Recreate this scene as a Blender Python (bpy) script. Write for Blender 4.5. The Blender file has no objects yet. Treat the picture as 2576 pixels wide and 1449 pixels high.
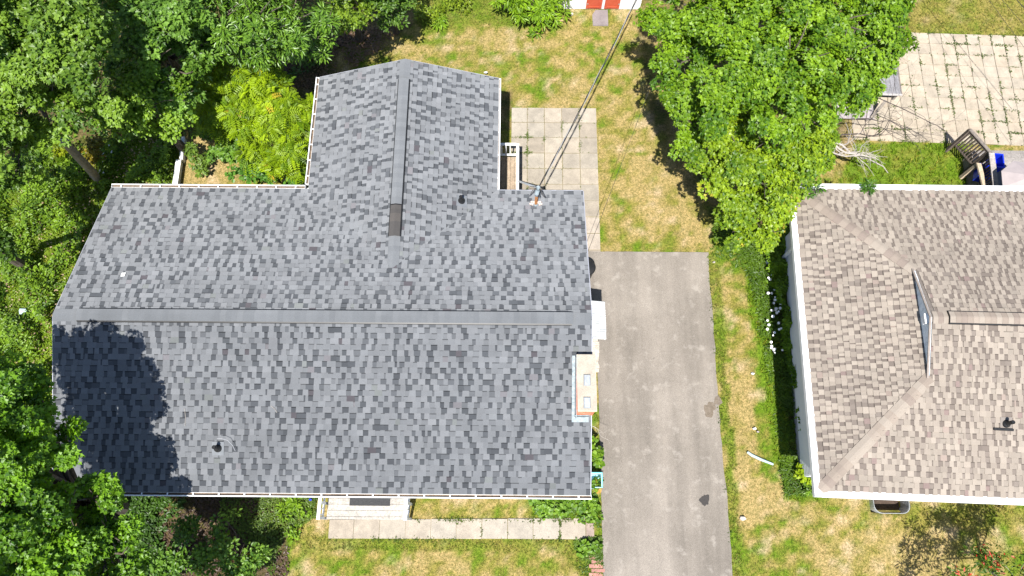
import bpy, math, random
import numpy as np
from mathutils import Matrix, Vector

rnd = random.Random(7)
rng = np.random.default_rng(11)
SC = bpy.context.scene
COL = SC.collection

# ------------------------------------------------------------------ camera
CAM = np.array([11.478, -.885, 22.103])
FPX, TILT, ROLL, YAW = 1865.72, .317, -.0009, .0067
cd = bpy.data.cameras.new('camera')
cam = bpy.data.objects.new('camera', cd)
COL.objects.link(cam)
cd.sensor_width = 36.0
cd.lens = 36.0 * FPX / 2576.0
cd.clip_start = .1
cd.clip_end = 2000
cam.matrix_world = Matrix.Translation(CAM.tolist()) @ Matrix.Rotation(YAW, 4, 'Z') @ Matrix.Rotation(TILT, 4, 'X') @ Matrix.Rotation(-ROLL, 4, 'Z')
SC.camera = cam

# ------------------------------------------------------------------ light
SUN = np.array([.0862, .485, -1.0])             # the way the light travels
w = bpy.data.worlds.new('World')
SC.world = w
w.use_nodes = True
nt = w.node_tree
sky = nt.nodes.new('ShaderNodeTexSky')
sky.sky_type = 'NISHITA'
sky.sun_disc = False
sky.sun_elevation = math.radians(63.8)
sky.sun_rotation = math.radians(190.1)
sky.air_density = 1.0
sky.dust_density = .6
bg = nt.nodes['Background']
bg.inputs[1].default_value = .085
nt.links.new(sky.outputs[0], bg.inputs[0])
sd = bpy.data.lights.new('sun', 'SUN')
sd.energy = 4.8
sd.angle = math.radians(.5)
sd.color = (1.0, .965, .91)
sun = bpy.data.objects.new('sun', sd)
COL.objects.link(sun)
sun.location = (0, -20, 40)
sun.rotation_euler = Vector(SUN.tolist()).to_track_quat('-Z', 'Y').to_euler()
vs = SC.view_settings
vs.view_transform = 'Standard'
vs.look = 'None'
vs.gamma = 1.0
vs.use_curve_mapping = False
vs.exposure = 1.0

# ------------------------------------------------------------------ where a thing of known height stands
def at(px, py, Z=0.0):
    a, b = px - 1288.0, 724.5 - py
    c, s = math.cos(ROLL), math.sin(ROLL)
    u = (c*a + s*b)/FPX
    v = (-s*a + c*b)/FPX
    y = math.sin(TILT) + v*math.cos(TILT)
    z = -math.cos(TILT) + v*math.sin(TILT)
    c, s = math.cos(YAW), math.sin(YAW)
    d = np.array([c*u - s*y, s*u + c*y, z])
    return CAM + d*((Z - CAM[2])/d[2])

def proj(P):
    d = np.asarray(P, float) - CAM
    c, s = math.cos(YAW), math.sin(YAW)
    x = c*d[..., 0] + s*d[..., 1]
    y = -s*d[..., 0] + c*d[..., 1]
    z = d[..., 2]
    dep = -z*math.cos(TILT) + y*math.sin(TILT)
    yc = y*math.cos(TILT) + z*math.sin(TILT)
    dep = np.where(dep < .5, .5, dep)
    return 1288 + FPX*x/dep, 724.5 - FPX*yc/dep

def in_poly(px, py, poly):
    inside = np.zeros(np.shape(px), bool)
    n = len(poly)
    for i in range(n):
        x0, y0 = poly[i]
        x1, y1 = poly[(i+1) % n]
        if y0 == y1:
            continue
        c = ((y0 > py) != (y1 > py)) & (px < (x1-x0)*(py-y0)/(y1-y0) + x0)
        inside ^= c
    return inside

# ------------------------------------------------------------------ numpy value noise
def _h(ix, iy, seed):
    n = (ix*374761393 + iy*668265263 + seed*974711) & 0x7fffffff
    n = ((n ^ (n >> 13))*1274126177) & 0x7fffffff
    return ((n ^ (n >> 16)) & 0xffff)/65535.0

def vnoise(x, y, scale, seed=0, octaves=3):
    out = 0.0
    amp, tot = 1.0, 0.0
    x = np.asarray(x, float)*scale
    y = np.asarray(y, float)*scale
    for o in range(octaves):
        fx, fy = np.floor(x), np.floor(y)
        ix, iy = fx.astype(np.int64), fy.astype(np.int64)
        tx, ty = x-fx, y-fy
        tx = tx*tx*(3-2*tx)
        ty = ty*ty*(3-2*ty)
        s = seed + o*17
        a = _h(ix, iy, s)*(1-tx) + _h(ix+1, iy, s)*tx
        b = _h(ix, iy+1, s)*(1-tx) + _h(ix+1, iy+1, s)*tx
        out = out + amp*(a*(1-ty) + b*ty)
        tot += amp
        amp *= .55
        x, y = x*2.03 + 3.1, y*2.03 + 7.7
    return out/tot

# ------------------------------------------------------------------ objects
WL = {}
def tag(o, label=None, cat=None, group=None, kind=None):
    if label: o['label'] = label
    if cat: o['category'] = cat
    if group: o['group'] = group
    if kind: o['kind'] = kind
    return o

def thing(name, loc, label, cat, group=None):
    o = bpy.data.objects.new(name, None)
    o.empty_display_size = .2
    COL.objects.link(o)
    o.location = [float(v) for v in loc]
    WL[o.name] = np.array(loc, float)
    return tag(o, label, cat, group)

def add_obj(name, me, mat, parent, loc):
    o = bpy.data.objects.new(name, me)
    COL.objects.link(o)
    if mat is not None and len(me.materials) == 0:
        for m in (mat if isinstance(mat, (list, tuple)) else [mat]):
            me.materials.append(m)
    WL[o.name] = np.array(loc, float)
    if parent is not None:
        o.parent = parent
        o.location = (np.array(loc, float) - WL[parent.name]).tolist()
    else:
        o.location = [float(v) for v in loc]
    return o

def raw_mesh(name, V, loops, starts, cols=None, smooth=False):
    me = bpy.data.meshes.new(name)
    V = np.ascontiguousarray(V, dtype=np.float32)
    me.vertices.add(len(V))
    me.vertices.foreach_set('co', V.ravel())
    me.loops.add(len(loops))
    me.loops.foreach_set('vertex_index', np.ascontiguousarray(loops, dtype=np.int32))
    me.polygons.add(len(starts))
    me.polygons.foreach_set('loop_start', np.ascontiguousarray(starts, dtype=np.int32))
    me.polygons.foreach_set('use_smooth', np.full(len(starts), bool(smooth)))
    me.update(calc_edges=True)
    if cols is not None:
        c = np.ones((len(starts), 4), np.float32)
        c[:, :3] = cols
        at_ = me.attributes.new('Col', 'FLOAT_COLOR', 'FACE')
        at_.data.foreach_set('color', c.ravel())
    return me

class MB:
    """collects faces in world coordinates"""
    def __init__(self):
        self.v, self.f, self.c = [], [], []
        self.cc = None
    def add(self, vs, fs, col=None):
        n = len(self.v)
        self.v.extend([tuple(map(float, p)) for p in vs])
        for f in fs:
            self.f.append(tuple(i+n for i in f))
            self.c.append(col or self.cc or (1, 1, 1))
    def obox(self, o, ax, ay, az, col=None):
        o, ax, ay, az = (np.array(q, float) for q in (o, ax, ay, az))
        p = [o, o+ax, o+ax+ay, o+ay, o+az, o+ax+az, o+ax+ay+az, o+ay+az]
        self.add(p, [(3, 2, 1, 0), (4, 5, 6, 7), (0, 1, 5, 4), (1, 2, 6, 5), (2, 3, 7, 6), (3, 0, 4, 7)], col)
    def box(self, x0, x1, y0, y1, z0, z1, col=None):
        self.obox((x0, y0, z0), (x1-x0, 0, 0), (0, y1-y0, 0), (0, 0, z1-z0), col)
    def rbox(self, x0, x1, y0, y1, z0, z1, b=.01, col=None):
        """box with its top edges chamfered"""
        p = []
        for z, i in ((z0, 0), (z1-b, 0), (z1, b)):
            p += [(x0+i, y0+i, z), (x1-i, y0+i, z), (x1-i, y1-i, z), (x0+i, y1-i, z)]
        f = [(3, 2, 1, 0), (8, 9, 10, 11)]
        for k in (0, 4):
            for j in range(4):
                f.append((k+j, k+(j+1) % 4, k+4+(j+1) % 4, k+4+j))
        self.add(p, f, col)
    def beam(self, p0, p1, wd, ht, up=(0, 0, 1), col=None):
        p0, p1 = np.array(p0, float), np.array(p1, float)
        d = p1-p0
        dn = d/np.linalg.norm(d)
        s = np.cross(dn, up)
        if np.linalg.norm(s) < 1e-4:
            s = np.array([1.0, 0, 0])
        s = s/np.linalg.norm(s)
        u = np.cross(s, dn)
        self.obox(p0 - s*wd/2 - u*ht/2, d, s*wd, u*ht, col)
    def tube(self, pts, rad, seg=8, col=None, cap=True):
        pts = [np.array(p, float) for p in pts]
        if not hasattr(rad, '__len__'):
            rad = [rad]*len(pts)
        n = len(pts)
        V = []
        ref = np.array([.31, .77, .23])
        for i, p in enumerate(pts):
            d = pts[min(i+1, n-1)] - pts[max(i-1, 0)]
            d = d/(np.linalg.norm(d)+1e-9)
            a = np.cross(d, ref)
            if np.linalg.norm(a) < .05:
                a = np.cross(d, np.array([1.0, 0, 0]))
            a = a/np.linalg.norm(a)
            b = np.cross(d, a)
            for k in range(seg):
                t = 2*math.pi*k/seg
                V.append(p + rad[i]*(a*math.cos(t) + b*math.sin(t)))
        F = []
        for i in range(n-1):
            for k in range(seg):
                k2 = (k+1) % seg
                F.append((i*seg+k, i*seg+k2, (i+1)*seg+k2, (i+1)*seg+k))
        if cap:
            F.append(tuple(reversed(range(seg))))
            F.append(tuple((n-1)*seg+k for k in range(seg)))
        self.add(V, F, col)
    def lathe(self, c, prof, seg=20, col=None):
        V, F = [], []
        for r, z in prof:
            for k in range(seg):
                t = 2*math.pi*k/seg
                V.append((c[0]+r*math.cos(t), c[1]+r*math.sin(t), c[2]+z))
        for i in range(len(prof)-1):
            for k in range(seg):
                k2 = (k+1) % seg
                F.append((i*seg+k, i*seg+k2, (i+1)*seg+k2, (i+1)*seg+k))
        F.append(tuple(reversed(range(seg))))
        F.append(tuple((len(prof)-1)*seg+k for k in range(seg)))
        self.add(V, F, col)
    def prism(self, poly, z0, z1, col=None):
        n = len(poly)
        V = [(p[0], p[1], z0) for p in poly] + [(p[0], p[1], z1) for p in poly]
        F = [tuple(reversed(range(n))), tuple(range(n, 2*n))]
        F += [(i, (i+1) % n, n+(i+1) % n, n+i) for i in range(n)]
        self.add(V, F, col)
    def build(self, name, mat, parent=None, loc=None, smooth=False, color=False):
        V = np.array(self.v)
        if loc is None:
            if parent is not None:
                loc = WL[parent.name]
            else:
                mn, mx = V.min(0), V.max(0)
                loc = np.array([(mn[0]+mx[0])/2, (mn[1]+mx[1])/2, mn[2]])
        starts, loops, k = [], [], 0
        for f in self.f:
            starts.append(k)
            loops.extend(f)
            k += len(f)
        me = raw_mesh(name, V - np.array(loc), loops, starts, self.c if color else None, smooth)
        return add_obj(name, me, mat, parent, loc)

# ------------------------------------------------------------------ materials
def new_mat(name):
    m = bpy.data.materials.new(name)
    m.use_nodes = True
    n = m.node_tree
    return m, n, n.nodes['Principled BSDF']

def noise_node(n, scale, detail=4, rough=.55, vec=None):
    t = n.nodes.new('ShaderNodeTexNoise')
    t.inputs['Scale'].default_value = scale
    t.inputs['Detail'].default_value = detail
    t.inputs['Roughness'].default_value = rough
    if vec is not None:
        n.links.new(vec, t.inputs['Vector'])
    return t

def ramp(n, src, stops):
    r = n.nodes.new('ShaderNodeValToRGB')
    e = r.color_ramp.elements
    while len(e) < len(stops):
        e.new(.5)
    for i, (p, c) in enumerate(stops):
        e[i].position = p
        e[i].color = (*c, 1) if len(c) == 3 else c
    n.links.new(src, r.inputs[0])
    return r

def mixc(n, a, b, fac, mode='MIX'):
    m = n.nodes.new('ShaderNodeMix')
    m.data_type = 'RGBA'
    m.blend_type = mode
    for sock, val in ((m.inputs[0], fac), (m.inputs[6], a), (m.inputs[7], b)):
        if isinstance(val, bpy.types.NodeSocket):
            n.links.new(val, sock)
        elif isinstance(val, (int, float)):
            sock.default_value = val
        else:
            sock.default_value = (*val, 1)
    return m.outputs[2]

def coords(n):
    g = n.nodes.new('ShaderNodeNewGeometry')
    return g.outputs['Position']

def bump(n, bsdf, src, strength=.3, dist=.01):
    b = n.nodes.new('ShaderNodeBump')
    b.inputs['Strength'].default_value = strength
    b.inputs['Distance'].default_value = dist
    n.links.new(src, b.inputs['Height'])
    n.links.new(b.outputs[0], bsdf.inputs['Normal'])

def mat_rough(name, c0, c1, scale=8, rough=.8, c2=None, scale2=60, amt2=.35, bmp=.0, spec=.3, metal=0, attr=False):
    m, n, b = new_mat(name)
    pos = coords(n)
    t = noise_node(n, scale, 5, .6, pos)
    r = ramp(n, t.outputs[0], [(.3, c0), (.7, c1)])
    out = r.outputs[0]
    t2 = noise_node(n, scale2, 3, .6, pos)
    if c2 is not None:
        r2 = ramp(n, t2.outputs[0], [(.45, (0, 0, 0)), (.75, (amt2,)*3)])
        out = mixc(n, out, c2, r2.outputs[0])
    if attr:
        a = n.nodes.new('ShaderNodeAttribute')
        a.attribute_name = 'Col'
        out = mixc(n, out, a.outputs['Color'], 1.0, 'MULTIPLY')
    n.links.new(out, b.inputs['Base Color'])
    b.inputs['Roughness'].default_value = rough
    b.inputs['Specular IOR Level'].default_value = spec
    b.inputs['Metallic'].default_value = metal
    if bmp:
        bump(n, b, t2.outputs[0], bmp, .01)
    return m

def mat_attr(name, scale=160, lo=.7, hi=1.3, blot=2.0, blo=.9, bhi=1.1, rough=.9, spec=.2, bmp=.3, drough=1.0):
    m, n, b = new_mat(name)
    pos = coords(n)
    a = n.nodes.new('ShaderNodeAttribute')
    a.attribute_name = 'Col'
    t = noise_node(n, scale, 2, .7, pos)
    r = ramp(n, t.outputs[0], [(.3, (lo,)*3), (.7, (hi,)*3)])
    o = mixc(n, a.outputs['Color'], r.outputs[0], 1.0, 'MULTIPLY')
    t2 = noise_node(n, blot, 4, .6, pos)
    r2 = ramp(n, t2.outputs[0], [(.3, (blo,)*3), (.7, (bhi,)*3)])
    o = mixc(n, o, r2.outputs[0], 1.0, 'MULTIPLY')
    n.links.new(o, b.inputs['Base Color'])
    b.inputs['Roughness'].default_value = rough
    b.inputs['Specular IOR Level'].default_value = spec
    if 'Diffuse Roughness' in b.inputs:
        b.inputs['Diffuse Roughness'].default_value = drough
    if bmp:
        bump(n, b, t.outputs[0], bmp, .004)
    return m

def mat_leaf(name, trans=.36, rough=.45, spec=.4):
    m, n, b = new_mat(name)
    a = n.nodes.new('ShaderNodeAttribute')
    a.attribute_name = 'Col'
    pos = coords(n)
    t = noise_node(n, 30, 2, .6, pos)
    r = ramp(n, t.outputs[0], [(.3, (.85,)*3), (.7, (1.15,)*3)])
    c = mixc(n, a.outputs['Color'], r.outputs[0], 1.0, 'MULTIPLY')
    n.links.new(c, b.inputs['Base Color'])
    b.inputs['Roughness'].default_value = rough
    b.inputs['Specular IOR Level'].default_value = spec
    tr = n.nodes.new('ShaderNodeBsdfTranslucent')
    c2 = mixc(n, c, (1.25, 1.2, .5), 1.0, 'MULTIPLY')
    n.links.new(c2, tr.inputs['Color'])
    mx = n.nodes.new('ShaderNodeMixShader')
    mx.inputs[0].default_value = trans
    n.links.new(b.outputs[0], mx.inputs[1])
    n.links.new(tr.outputs[0], mx.inputs[2])
    n.links.new(mx.outputs[0], n.nodes['Material Output'].inputs[0])
    return m

M_SHINGLE = mat_attr('asphalt_shingle', 130, .78, 1.22, 1.1, .88, 1.09, bmp=0)
M_SHINGLE_B = mat_attr('taupe_shingle', 130, .8, 1.2, .9, .9, 1.08, bmp=0, drough=.2)
M_DECK = mat_rough('roof_underlay', (.09, .095, .10), (.13, .135, .14), 20, .9)
M_WHITE = mat_rough('white_metal', (.72, .73, .74), (.82, .82, .82), 3, .45, (.5, .48, .44), 18, .35)
M_WHITEWOOD = mat_rough('white_painted_wood', (.66, .68, .70), (.8, .8, .79), 6, .6, (.42, .41, .38), 30, .5)
M_FASCIA = mat_rough('grey_drip_edge', (.3, .31, .36), (.38, .39, .44), 3, .6)
M_SIDING = mat_rough('pale_siding', (.62, .63, .64), (.72, .72, .72), 2, .6)
M_GUTTERDIRT = mat_rough('gutter_dirt', (.05, .04, .035), (.16, .12, .09), 12, .9, (.4, .25, .12), 50, .5)
M_CONC = mat_attr('concrete_slab', 45, .82, 1.15, 3.2, .80, 1.10, .9, .2, 0)
M_BRICK = mat_attr('red_brick', 60, .8, 1.2, 6, .85, 1.15, .9, .2, .3)
M_MORTAR = mat_rough('mortar', (.4, .36, .32), (.5, .46, .42), 30, .95)
M_GREYWOOD = mat_attr('weathered_wood', 25, .7, 1.25, 4, .8, 1.15, .85, .2, .4)
M_BLACK = mat_rough('black_rubber', (.018, .019, .02), (.035, .036, .04), 60, .75, (.1, .1, .1), 90, .5, .4)
M_BLACKPLASTIC = mat_rough('black_plastic', (.012, .012, .013), (.02, .02, .02), 10, .4)
M_LEAD = mat_rough('grey_flashing', (.16, .2, .22), (.32, .37, .39), 9, .6, (.1, .13, .15), 25, .6)
M_RUST = mat_rough('rusty_steel', (.30, .12, .04), (.42, .2, .08), 14, .8, (.12, .06, .03), 40, .6)
M_GALV = mat_rough('galvanised_steel', (.36, .38, .40), (.5, .52, .54), 9, .42, (.3, .31, .32), 30, .4, metal=.6)
M_CABLE = mat_rough('cable_sheath', (.02, .02, .022), (.04, .04, .04), 8, .6)
M_CABLEPALE = mat_rough('bare_cable', (.42, .42, .44), (.6, .6, .62), 8, .4, metal=.5)
M_BARK = mat_rough('bark', (.07, .055, .042), (.15, .125, .10), 9, .95, (.04, .03, .025), 40, .7, .5)
M_DEADWOOD = mat_rough('dead_wood', (.32, .29, .26), (.46, .42, .38), 9, .9, (.2, .17, .15), 40, .6)
M_TWIG = mat_rough('dark_twig', (.05, .04, .038), (.10, .08, .075), 9, .9)
M_BLUE = mat_rough('blue_plastic', (.005, .02, .42), (.01, .035, .55), 3, .35)
M_REDPAINT = mat_rough('red_paint', (.46, .075, .035), (.55, .11, .06), 4, .55, (.34, .07, .04), 22, .5)
M_AWN = mat_rough('white_fibreglass', (.42, .43, .44), (.52, .53, .53), 4, .5, (.26, .28, .26), 14, .7)
M_GLASS = mat_rough('window_glass', (.03, .04, .05), (.05, .06, .07), 2, .08, spec=.8)
M_LEAF = mat_leaf('leaf')
M_LEAFGLOSS = mat_leaf('glossy_leaf', .18, .4, .5)
M_GRASS = mat_leaf('grass_blade', .3, .6, .2)
M_PETAL = mat_rough('petal', (.8, .8, .84), (.86, .86, .88), 10, .6)
M_REDLEAF = mat_rough('red_leaf', (.55, .05, .03), (.62, .12, .03), 10, .6)
M_TEAL = mat_rough('pale_teal_pipe', (.28, .42, .42), (.45, .55, .55), 6, .5, (.3, .36, .33), 20, .6)
M_PINKCLOTH = mat_rough('pale_pink_cloth', (.33, .285, .285), (.38, .33, .325), 5, .85)
M_CLAY = mat_attr('clay_paver', 50, .8, 1.2, 5, .85, 1.15, .9, .2, .3)

# ------------------------------------------------------------------ the ground
LUSH = [
    ([(1785, 545), (1990, 580), (2060, 1256), (1975, 1262), (1950, 1150), (1925, 1000), (1895, 850), (1872, 700), (1865, 630), (1790, 628)], 1.0),
    ([(-200, 430), (330, 330), (452, 350), (446, 475), (285, 473), (132, 795), (132, 1240), (-200, 1500)], 1.0),
    ([(2150, 355), (2425, 355), (2460, 480), (2100, 480)], .95),
    ([(2230, -200), (2700, -200), (2700, 84), (2285, 82)], .56),
    ([(1330, 1245), (1500, 1245), (1515, 1330), (1340, 1300)], .95),
    ([(1040, -40), (1420, -40), (1430, 40), (1370, 75), (1180, 62), (1080, 80), (1040, 60)], .8),
    ([(700, 1340), (1420, 1349), (1500, 1360), (1490, 1390), (900, 1385), (760, 1400)], .72),
    ([(1400, 1360), (1515, 1350), (1515, 1449), (1455, 1449)], .8),
    ([(1780, 640), (1805, 640), (1870, 1449), (1838, 1449), (1822, 1100), (1800, 900)], .8),
    ([(690, 1245), (800, 1245), (800, 1300), (740, 1340), (690, 1330)], .7),
    ([(2230, 1260), (2700, 1280), (2700, 1310), (2300, 1330)], .6),
]
SOIL_SHADE = [  # bare soil, plus patches that paint shade into the ground colour
    ([(180, 1240), (690, 1240), (720, 1330), (715, 1500), (250, 1500)], .95),
    ([(-400, -400), (1000, -400), (1040, 60), (990, 85), (840, 120), (800, 195), (790, 330), (560, 330), (440, 345), (330, 335), (100, 420), (-400, 430)], .85),
    ([(700, 130), (850, 95), (840, 185), (790, 200), (720, 190)], .6),
    ([(1580, -60), (2300, -60), (2230, 300), (2000, 460), (1990, 600), (1790, 560), (1640, 330)], .55),  # ground darkened under the big maple to deepen its shade
    ([(1915, 600), (1985, 600), (2050, 1240), (2010, 1240)], .7),
    ([(1255, 225), (1280, 225), (1280, 330), (1255, 330)], .6),  # cast shadow of the wing's right eave, painted into the ground
]
DRY = [
    ([(450, 360), (575, 340), (570, 470), (446, 470)], .95),
    ([(1815, 950), (1890, 950), (1920, 1240), (1850, 1240)], .85),
    ([(1560, 380), (1760, 400), (1785, 640), (1640, 600)], .5),
    ([(700, 180), (800, 180), (800, 225), (715, 225)], .8),
    ([(1850, 1180), (2000, 1240), (1990, 1310), (1870, 1320)], .5),
    ([(2050, 1360), (2400, 1340), (2420, 1449), (2050, 1449)], .45),
]
def fields(x, y):
    px, py = proj(np.stack([x, y, np.zeros_like(x)], -1))
    wob = 26*(vnoise(x, y, 1.6, 5) - .5)
    wob2 = 26*(vnoise(x, y, 1.7, 9) - .5)
    qx, qy = px + wob, py + wob2
    n1 = vnoise(x, y, .45, 1)
    n2 = vnoise(x, y, 1.7, 2)
    n3 = vnoise(x, y, 4.6, 3, 2)
    g = .45 + .55*(n1-.5) + 1.15*(n2-.5) + 1.7*(n3-.5)
    for poly, v in DRY:
        m = in_poly(qx, qy, poly)
        g = np.where(m, g - v*.75, g)
    lush = np.zeros_like(g)
    for poly, v in LUSH:
        m = in_poly(qx, qy, poly)
        g = np.where(m, v + .5*(n2-.5) + .4*(n3-.5), g)
        lush = np.where(m, v, lush)
    soil = np.zeros_like(g)  # one mask for real soil and for painted shade
    for poly, v in SOIL_SHADE:
        m = in_poly(qx, qy, poly)
        soil = np.where(m, np.maximum(soil, np.clip(v + 1.2*(n2-.5), 0, 1)), soil)
    bare = np.clip((vnoise(x, y, 2.3, 21)-.60)*5, 0, 1)*(1-lush)
    return np.clip(g, 0, 1), np.clip(lush, 0, 1), soil, bare

TAN = np.array([.28, .215, .085])
PALE = np.array([.40, .30, .19])
YGREEN = np.array([.185, .165, .036])
GREEN = np.array([.092, .155, .010])
SOIL_SHADE_COL = np.array([.055, .037, .025])  # brown soil, made darker to stand in for tree shade
def ground_colour(g, soil, bare):
    g = g[:, None]
    a = TAN + (YGREEN-TAN)*np.clip(g*2, 0, 1)
    c = a + (GREEN-a)*np.clip(g*2-1, 0, 1)
    c = c + (PALE-c)*(bare[:, None]*.7)
    return c + (SOIL_SHADE_COL-c)*(soil[:, None]*.85)

def build_ground():
    xs = np.concatenate([np.array([-600, -200, -90]), np.arange(-50, -10, .8), np.arange(-10, 33, .13), np.arange(33, 75, .8), np.array([90, 220, 620])])
    ys = np.concatenate([np.array([-600, -200, -90]), np.arange(-45, -5, .5), np.arange(-5, 21, .13), np.arange(21, 65, .8), np.array([90, 220, 620])])
    X, Y = np.meshgrid(xs, ys)
    nx, ny = len(xs), len(ys)
    x, y = X.ravel(), Y.ravel()
    g, lush, soil, bare = fields(x, y)
    z = .05*(vnoise(x, y, .7, 31) - .5)
    # a pit where the window well of the neighbouring house is sunk
    pit = (x > WELL[0]) & (x < WELL[1]) & (y > WELL[2]) & (y < WELL[3])
    z = np.where(pit, -.55, z)
    far = (np.abs(x) > 60) | (np.abs(y) > 60)
    z = np.where(far, 0, z) - .015
    V = np.stack([x, y, z], -1)
    i = np.arange(nx*ny).reshape(ny, nx)
    q = np.stack([i[:-1, :-1], i[:-1, 1:], i[1:, 1:], i[1:, :-1]], -1).reshape(-1, 4)
    me = raw_mesh('ground', V, q.ravel(), np.arange(len(q))*4, None, True)
    c = np.ones((len(V), 4), np.float32)
    c[:, :3] = ground_colour(g, soil, bare)
    a = me.attributes.new('Col', 'FLOAT_COLOR', 'POINT')
    a.data.foreach_set('color', c.ravel())
    m, n, b = new_mat('lawn_soil')
    pos = coords(n)
    a = n.nodes.new('ShaderNodeAttribute')
    a.attribute_name = 'Col'
    t = noise_node(n, 14, 6, .75, pos)
    r = ramp(n, t.outputs[0], [(.3, (.36, .46, .32)), (.5, (1, 1, 1)), (.7, (1.65, 1.5, 1.7))])
    o = mixc(n, a.outputs['Color'], r.outputs[0], 1.0, 'MULTIPLY')
    t3 = noise_node(n, 38, 3, .7, pos)
    r3 = ramp(n, t3.outputs[0], [(.33, (.55, .6, .5)), (.5, (1, 1, 1)), (.67, (1.4, 1.35, 1.4))])
    o = mixc(n, o, r3.outputs[0], 1.0, 'MULTIPLY')
    n.links.new(o, b.inputs['Base Color'])
    b.inputs['Roughness'].default_value = .95
    b.inputs['Specular IOR Level'].default_value = .1
    t2 = noise_node(n, 40, 4, .7, pos)
    bump(n, b, t2.outputs[0], .8, .03)
    o = add_obj('ground', me, m, None, (0, 0, 0))
    tag(o, kind='structure')

# neighbour frame (the house next door stands turned by about two degrees)
NA = math.radians(-1.75)
NO = at(2050, 1250, 2.9)                      # outer front corner of its gutter
NX = np.array([math.cos(NA), math.sin(NA), 0])
NY = np.array([-math.sin(NA), math.cos(NA), 0])
def N(u, v, z=0.0):
    p = NO + NX*u + NY*v*(1 + .003*u)      # the rear eave is not quite parallel to the front one
    return np.array([p[0], p[1], z])
wl = at(2195, 1262, 0)
wr = at(2281, 1262, 0)
wb = at(2230, 1290, 0)
WELL = (wl[0]+.03, wr[0]-.03, wb[1]+.03, wl[1]+.75)
build_ground()

# keep-out areas for grass and weeds: hard surfaces, given in world coordinates
DRV = [(at(x, y)[0], at(x, y)[1]) for x, y in ((1478, 633), (1781, 636), (1784, 700), (1800, 900), (1813, 1100), (1828, 1250), (1843, 1460), (1847, 1530), (1522, 1530), (1518, 1440), (1508, 1100), (1500, 800), (1470, 800))]
P1X0, P1X1, P1Y0, P1Y1 = 11.36, 14.25, 9.6, 12.83
WALK = (6.28, 13.60, -1.10, -.60)
HARD = [DRV,
        [(P1X0, 9.3), (P1X1, 9.3), (P1X1, P1Y1), (P1X0, P1Y1)],
        [(13.66, 7.35), (P1X1, 7.35), (P1X1, 9.4), (13.66, 9.4)],
        [(WALK[0], WALK[2]), (WALK[1], WALK[2]), (WALK[1], WALK[3]), (WALK[0], WALK[3])],
        [(.1, .15), (13.3, .15), (13.3, 8.1), (10.8, 8.1), (10.8, 11.9), (5.8, 11.9), (5.8, 8.1), (.1, 8.1)]]
pa = at(2290, 82)
PO = np.array([pa[0]-.25, pa[1], 0])          # patio next door, north-west corner of the visible rows
NPD = .4365
HARD.append([tuple((PO + NX*a + NY*b)[:2]) for a, b in ((-2.3, .0), (6.6, 0), (6.6, -NPD*10), (-2.3, -NPD*10))])
HARD.append([tuple(N(u, v)[:2]) for u, v in ((.7, .6), (12, .6), (12, 8.1), (.7, 8.1))])
HARD.append([(WELL[0]-.06, WELL[2]-.06), (WELL[1]+.06, WELL[2]-.06), (WELL[1]+.06, WELL[3]), (WELL[0]-.06, WELL[3])])
def hard(x, y, m=0.0):
    r = np.zeros(np.shape(x), bool)
    for p in HARD:
        r |= in_poly(x, y, p)
    return r

# ------------------------------------------------------------------ grass blades
def blades(name, n, region, zf, hmin, hmax, wid, label, cat, lean=.6, seed=1, colfn=None, per=4, hgt=None):
    r = np.random.default_rng(seed)
    x0, x1, y0, y1 = region
    x = r.uniform(x0, x1, n)
    y = r.uniform(y0, y1, n)
    keep = ~hard(x, y)
    x, y = x[keep], y[keep]
    g, lush, soil, bare = fields(x, y)
    k = zf(x, y, g, lush, soil, bare, r)
    x, y, g, lush, soil, bare = x[k], y[k], g[k], lush[k], soil[k], bare[k]
    x, y, g, lush, soil, bare = (np.repeat(q, per) for q in (x, y, g, lush, soil, bare))
    m = len(x)
    x = x + r.normal(0, .018, m)
    y = y + r.normal(0, .018, m)
    ang = r.uniform(0, 2*math.pi, m)
    h = r.uniform(hmin, hmax, m)*(.6 + .8*np.clip(lush, 0, 1))
    if hgt is not None:
        h = h*hgt(x, y)
    ln = r.uniform(.2, 1.0, m)*lean*h*1.6
    d = np.stack([np.cos(ang), np.sin(ang), np.zeros(m)], -1)
    s = np.stack([-np.sin(ang), np.cos(ang), np.zeros(m)], -1)
    z = .05*(vnoise(x, y, .7, 31)-.5) - .02
    base = np.stack([x, y, z], -1)
    up = np.array([0, 0, 1.0])
    wv = (wid*r.uniform(.6, 1.4, m))[:, None]
    V = np.empty((m, 5, 3))
    V[:, 0] = base - s*wv*.5
    V[:, 1] = base + s*wv*.5
    mid = base + d*(ln*.45)[:, None] + up*(h*.65)[:, None]
    V[:, 2] = mid + s*wv*.42
    V[:, 3] = mid - s*wv*.42
    V[:, 4] = base + d*ln[:, None] + up*h[:, None]
    F = np.array([0, 1, 2, 3, 3, 2, 4])
    loops = (np.arange(m)[:, None]*5 + F[None]).ravel()
    starts = (np.arange(m)[:, None]*7 + np.array([0, 4])[None]).ravel()
    c = ground_colour(np.clip(g + np.repeat(r.normal(0, .22, m//per), per) + r.normal(0, .1, m), 0, 1), soil*.5, bare)
    c = c*(.5 + 1.15*r.beta(1.3, 1.5, m))[:, None]
    if colfn is not None:
        c = colfn(c, r)
    c = np.repeat(c, 2, 0)
    me = raw_mesh(name, V.reshape(-1, 3), loops, starts, c)
    o = add_obj(name, me, M_GRASS, None, (0, 0, 0))
    tag(o, label, cat, kind='stuff')
    return o

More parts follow.
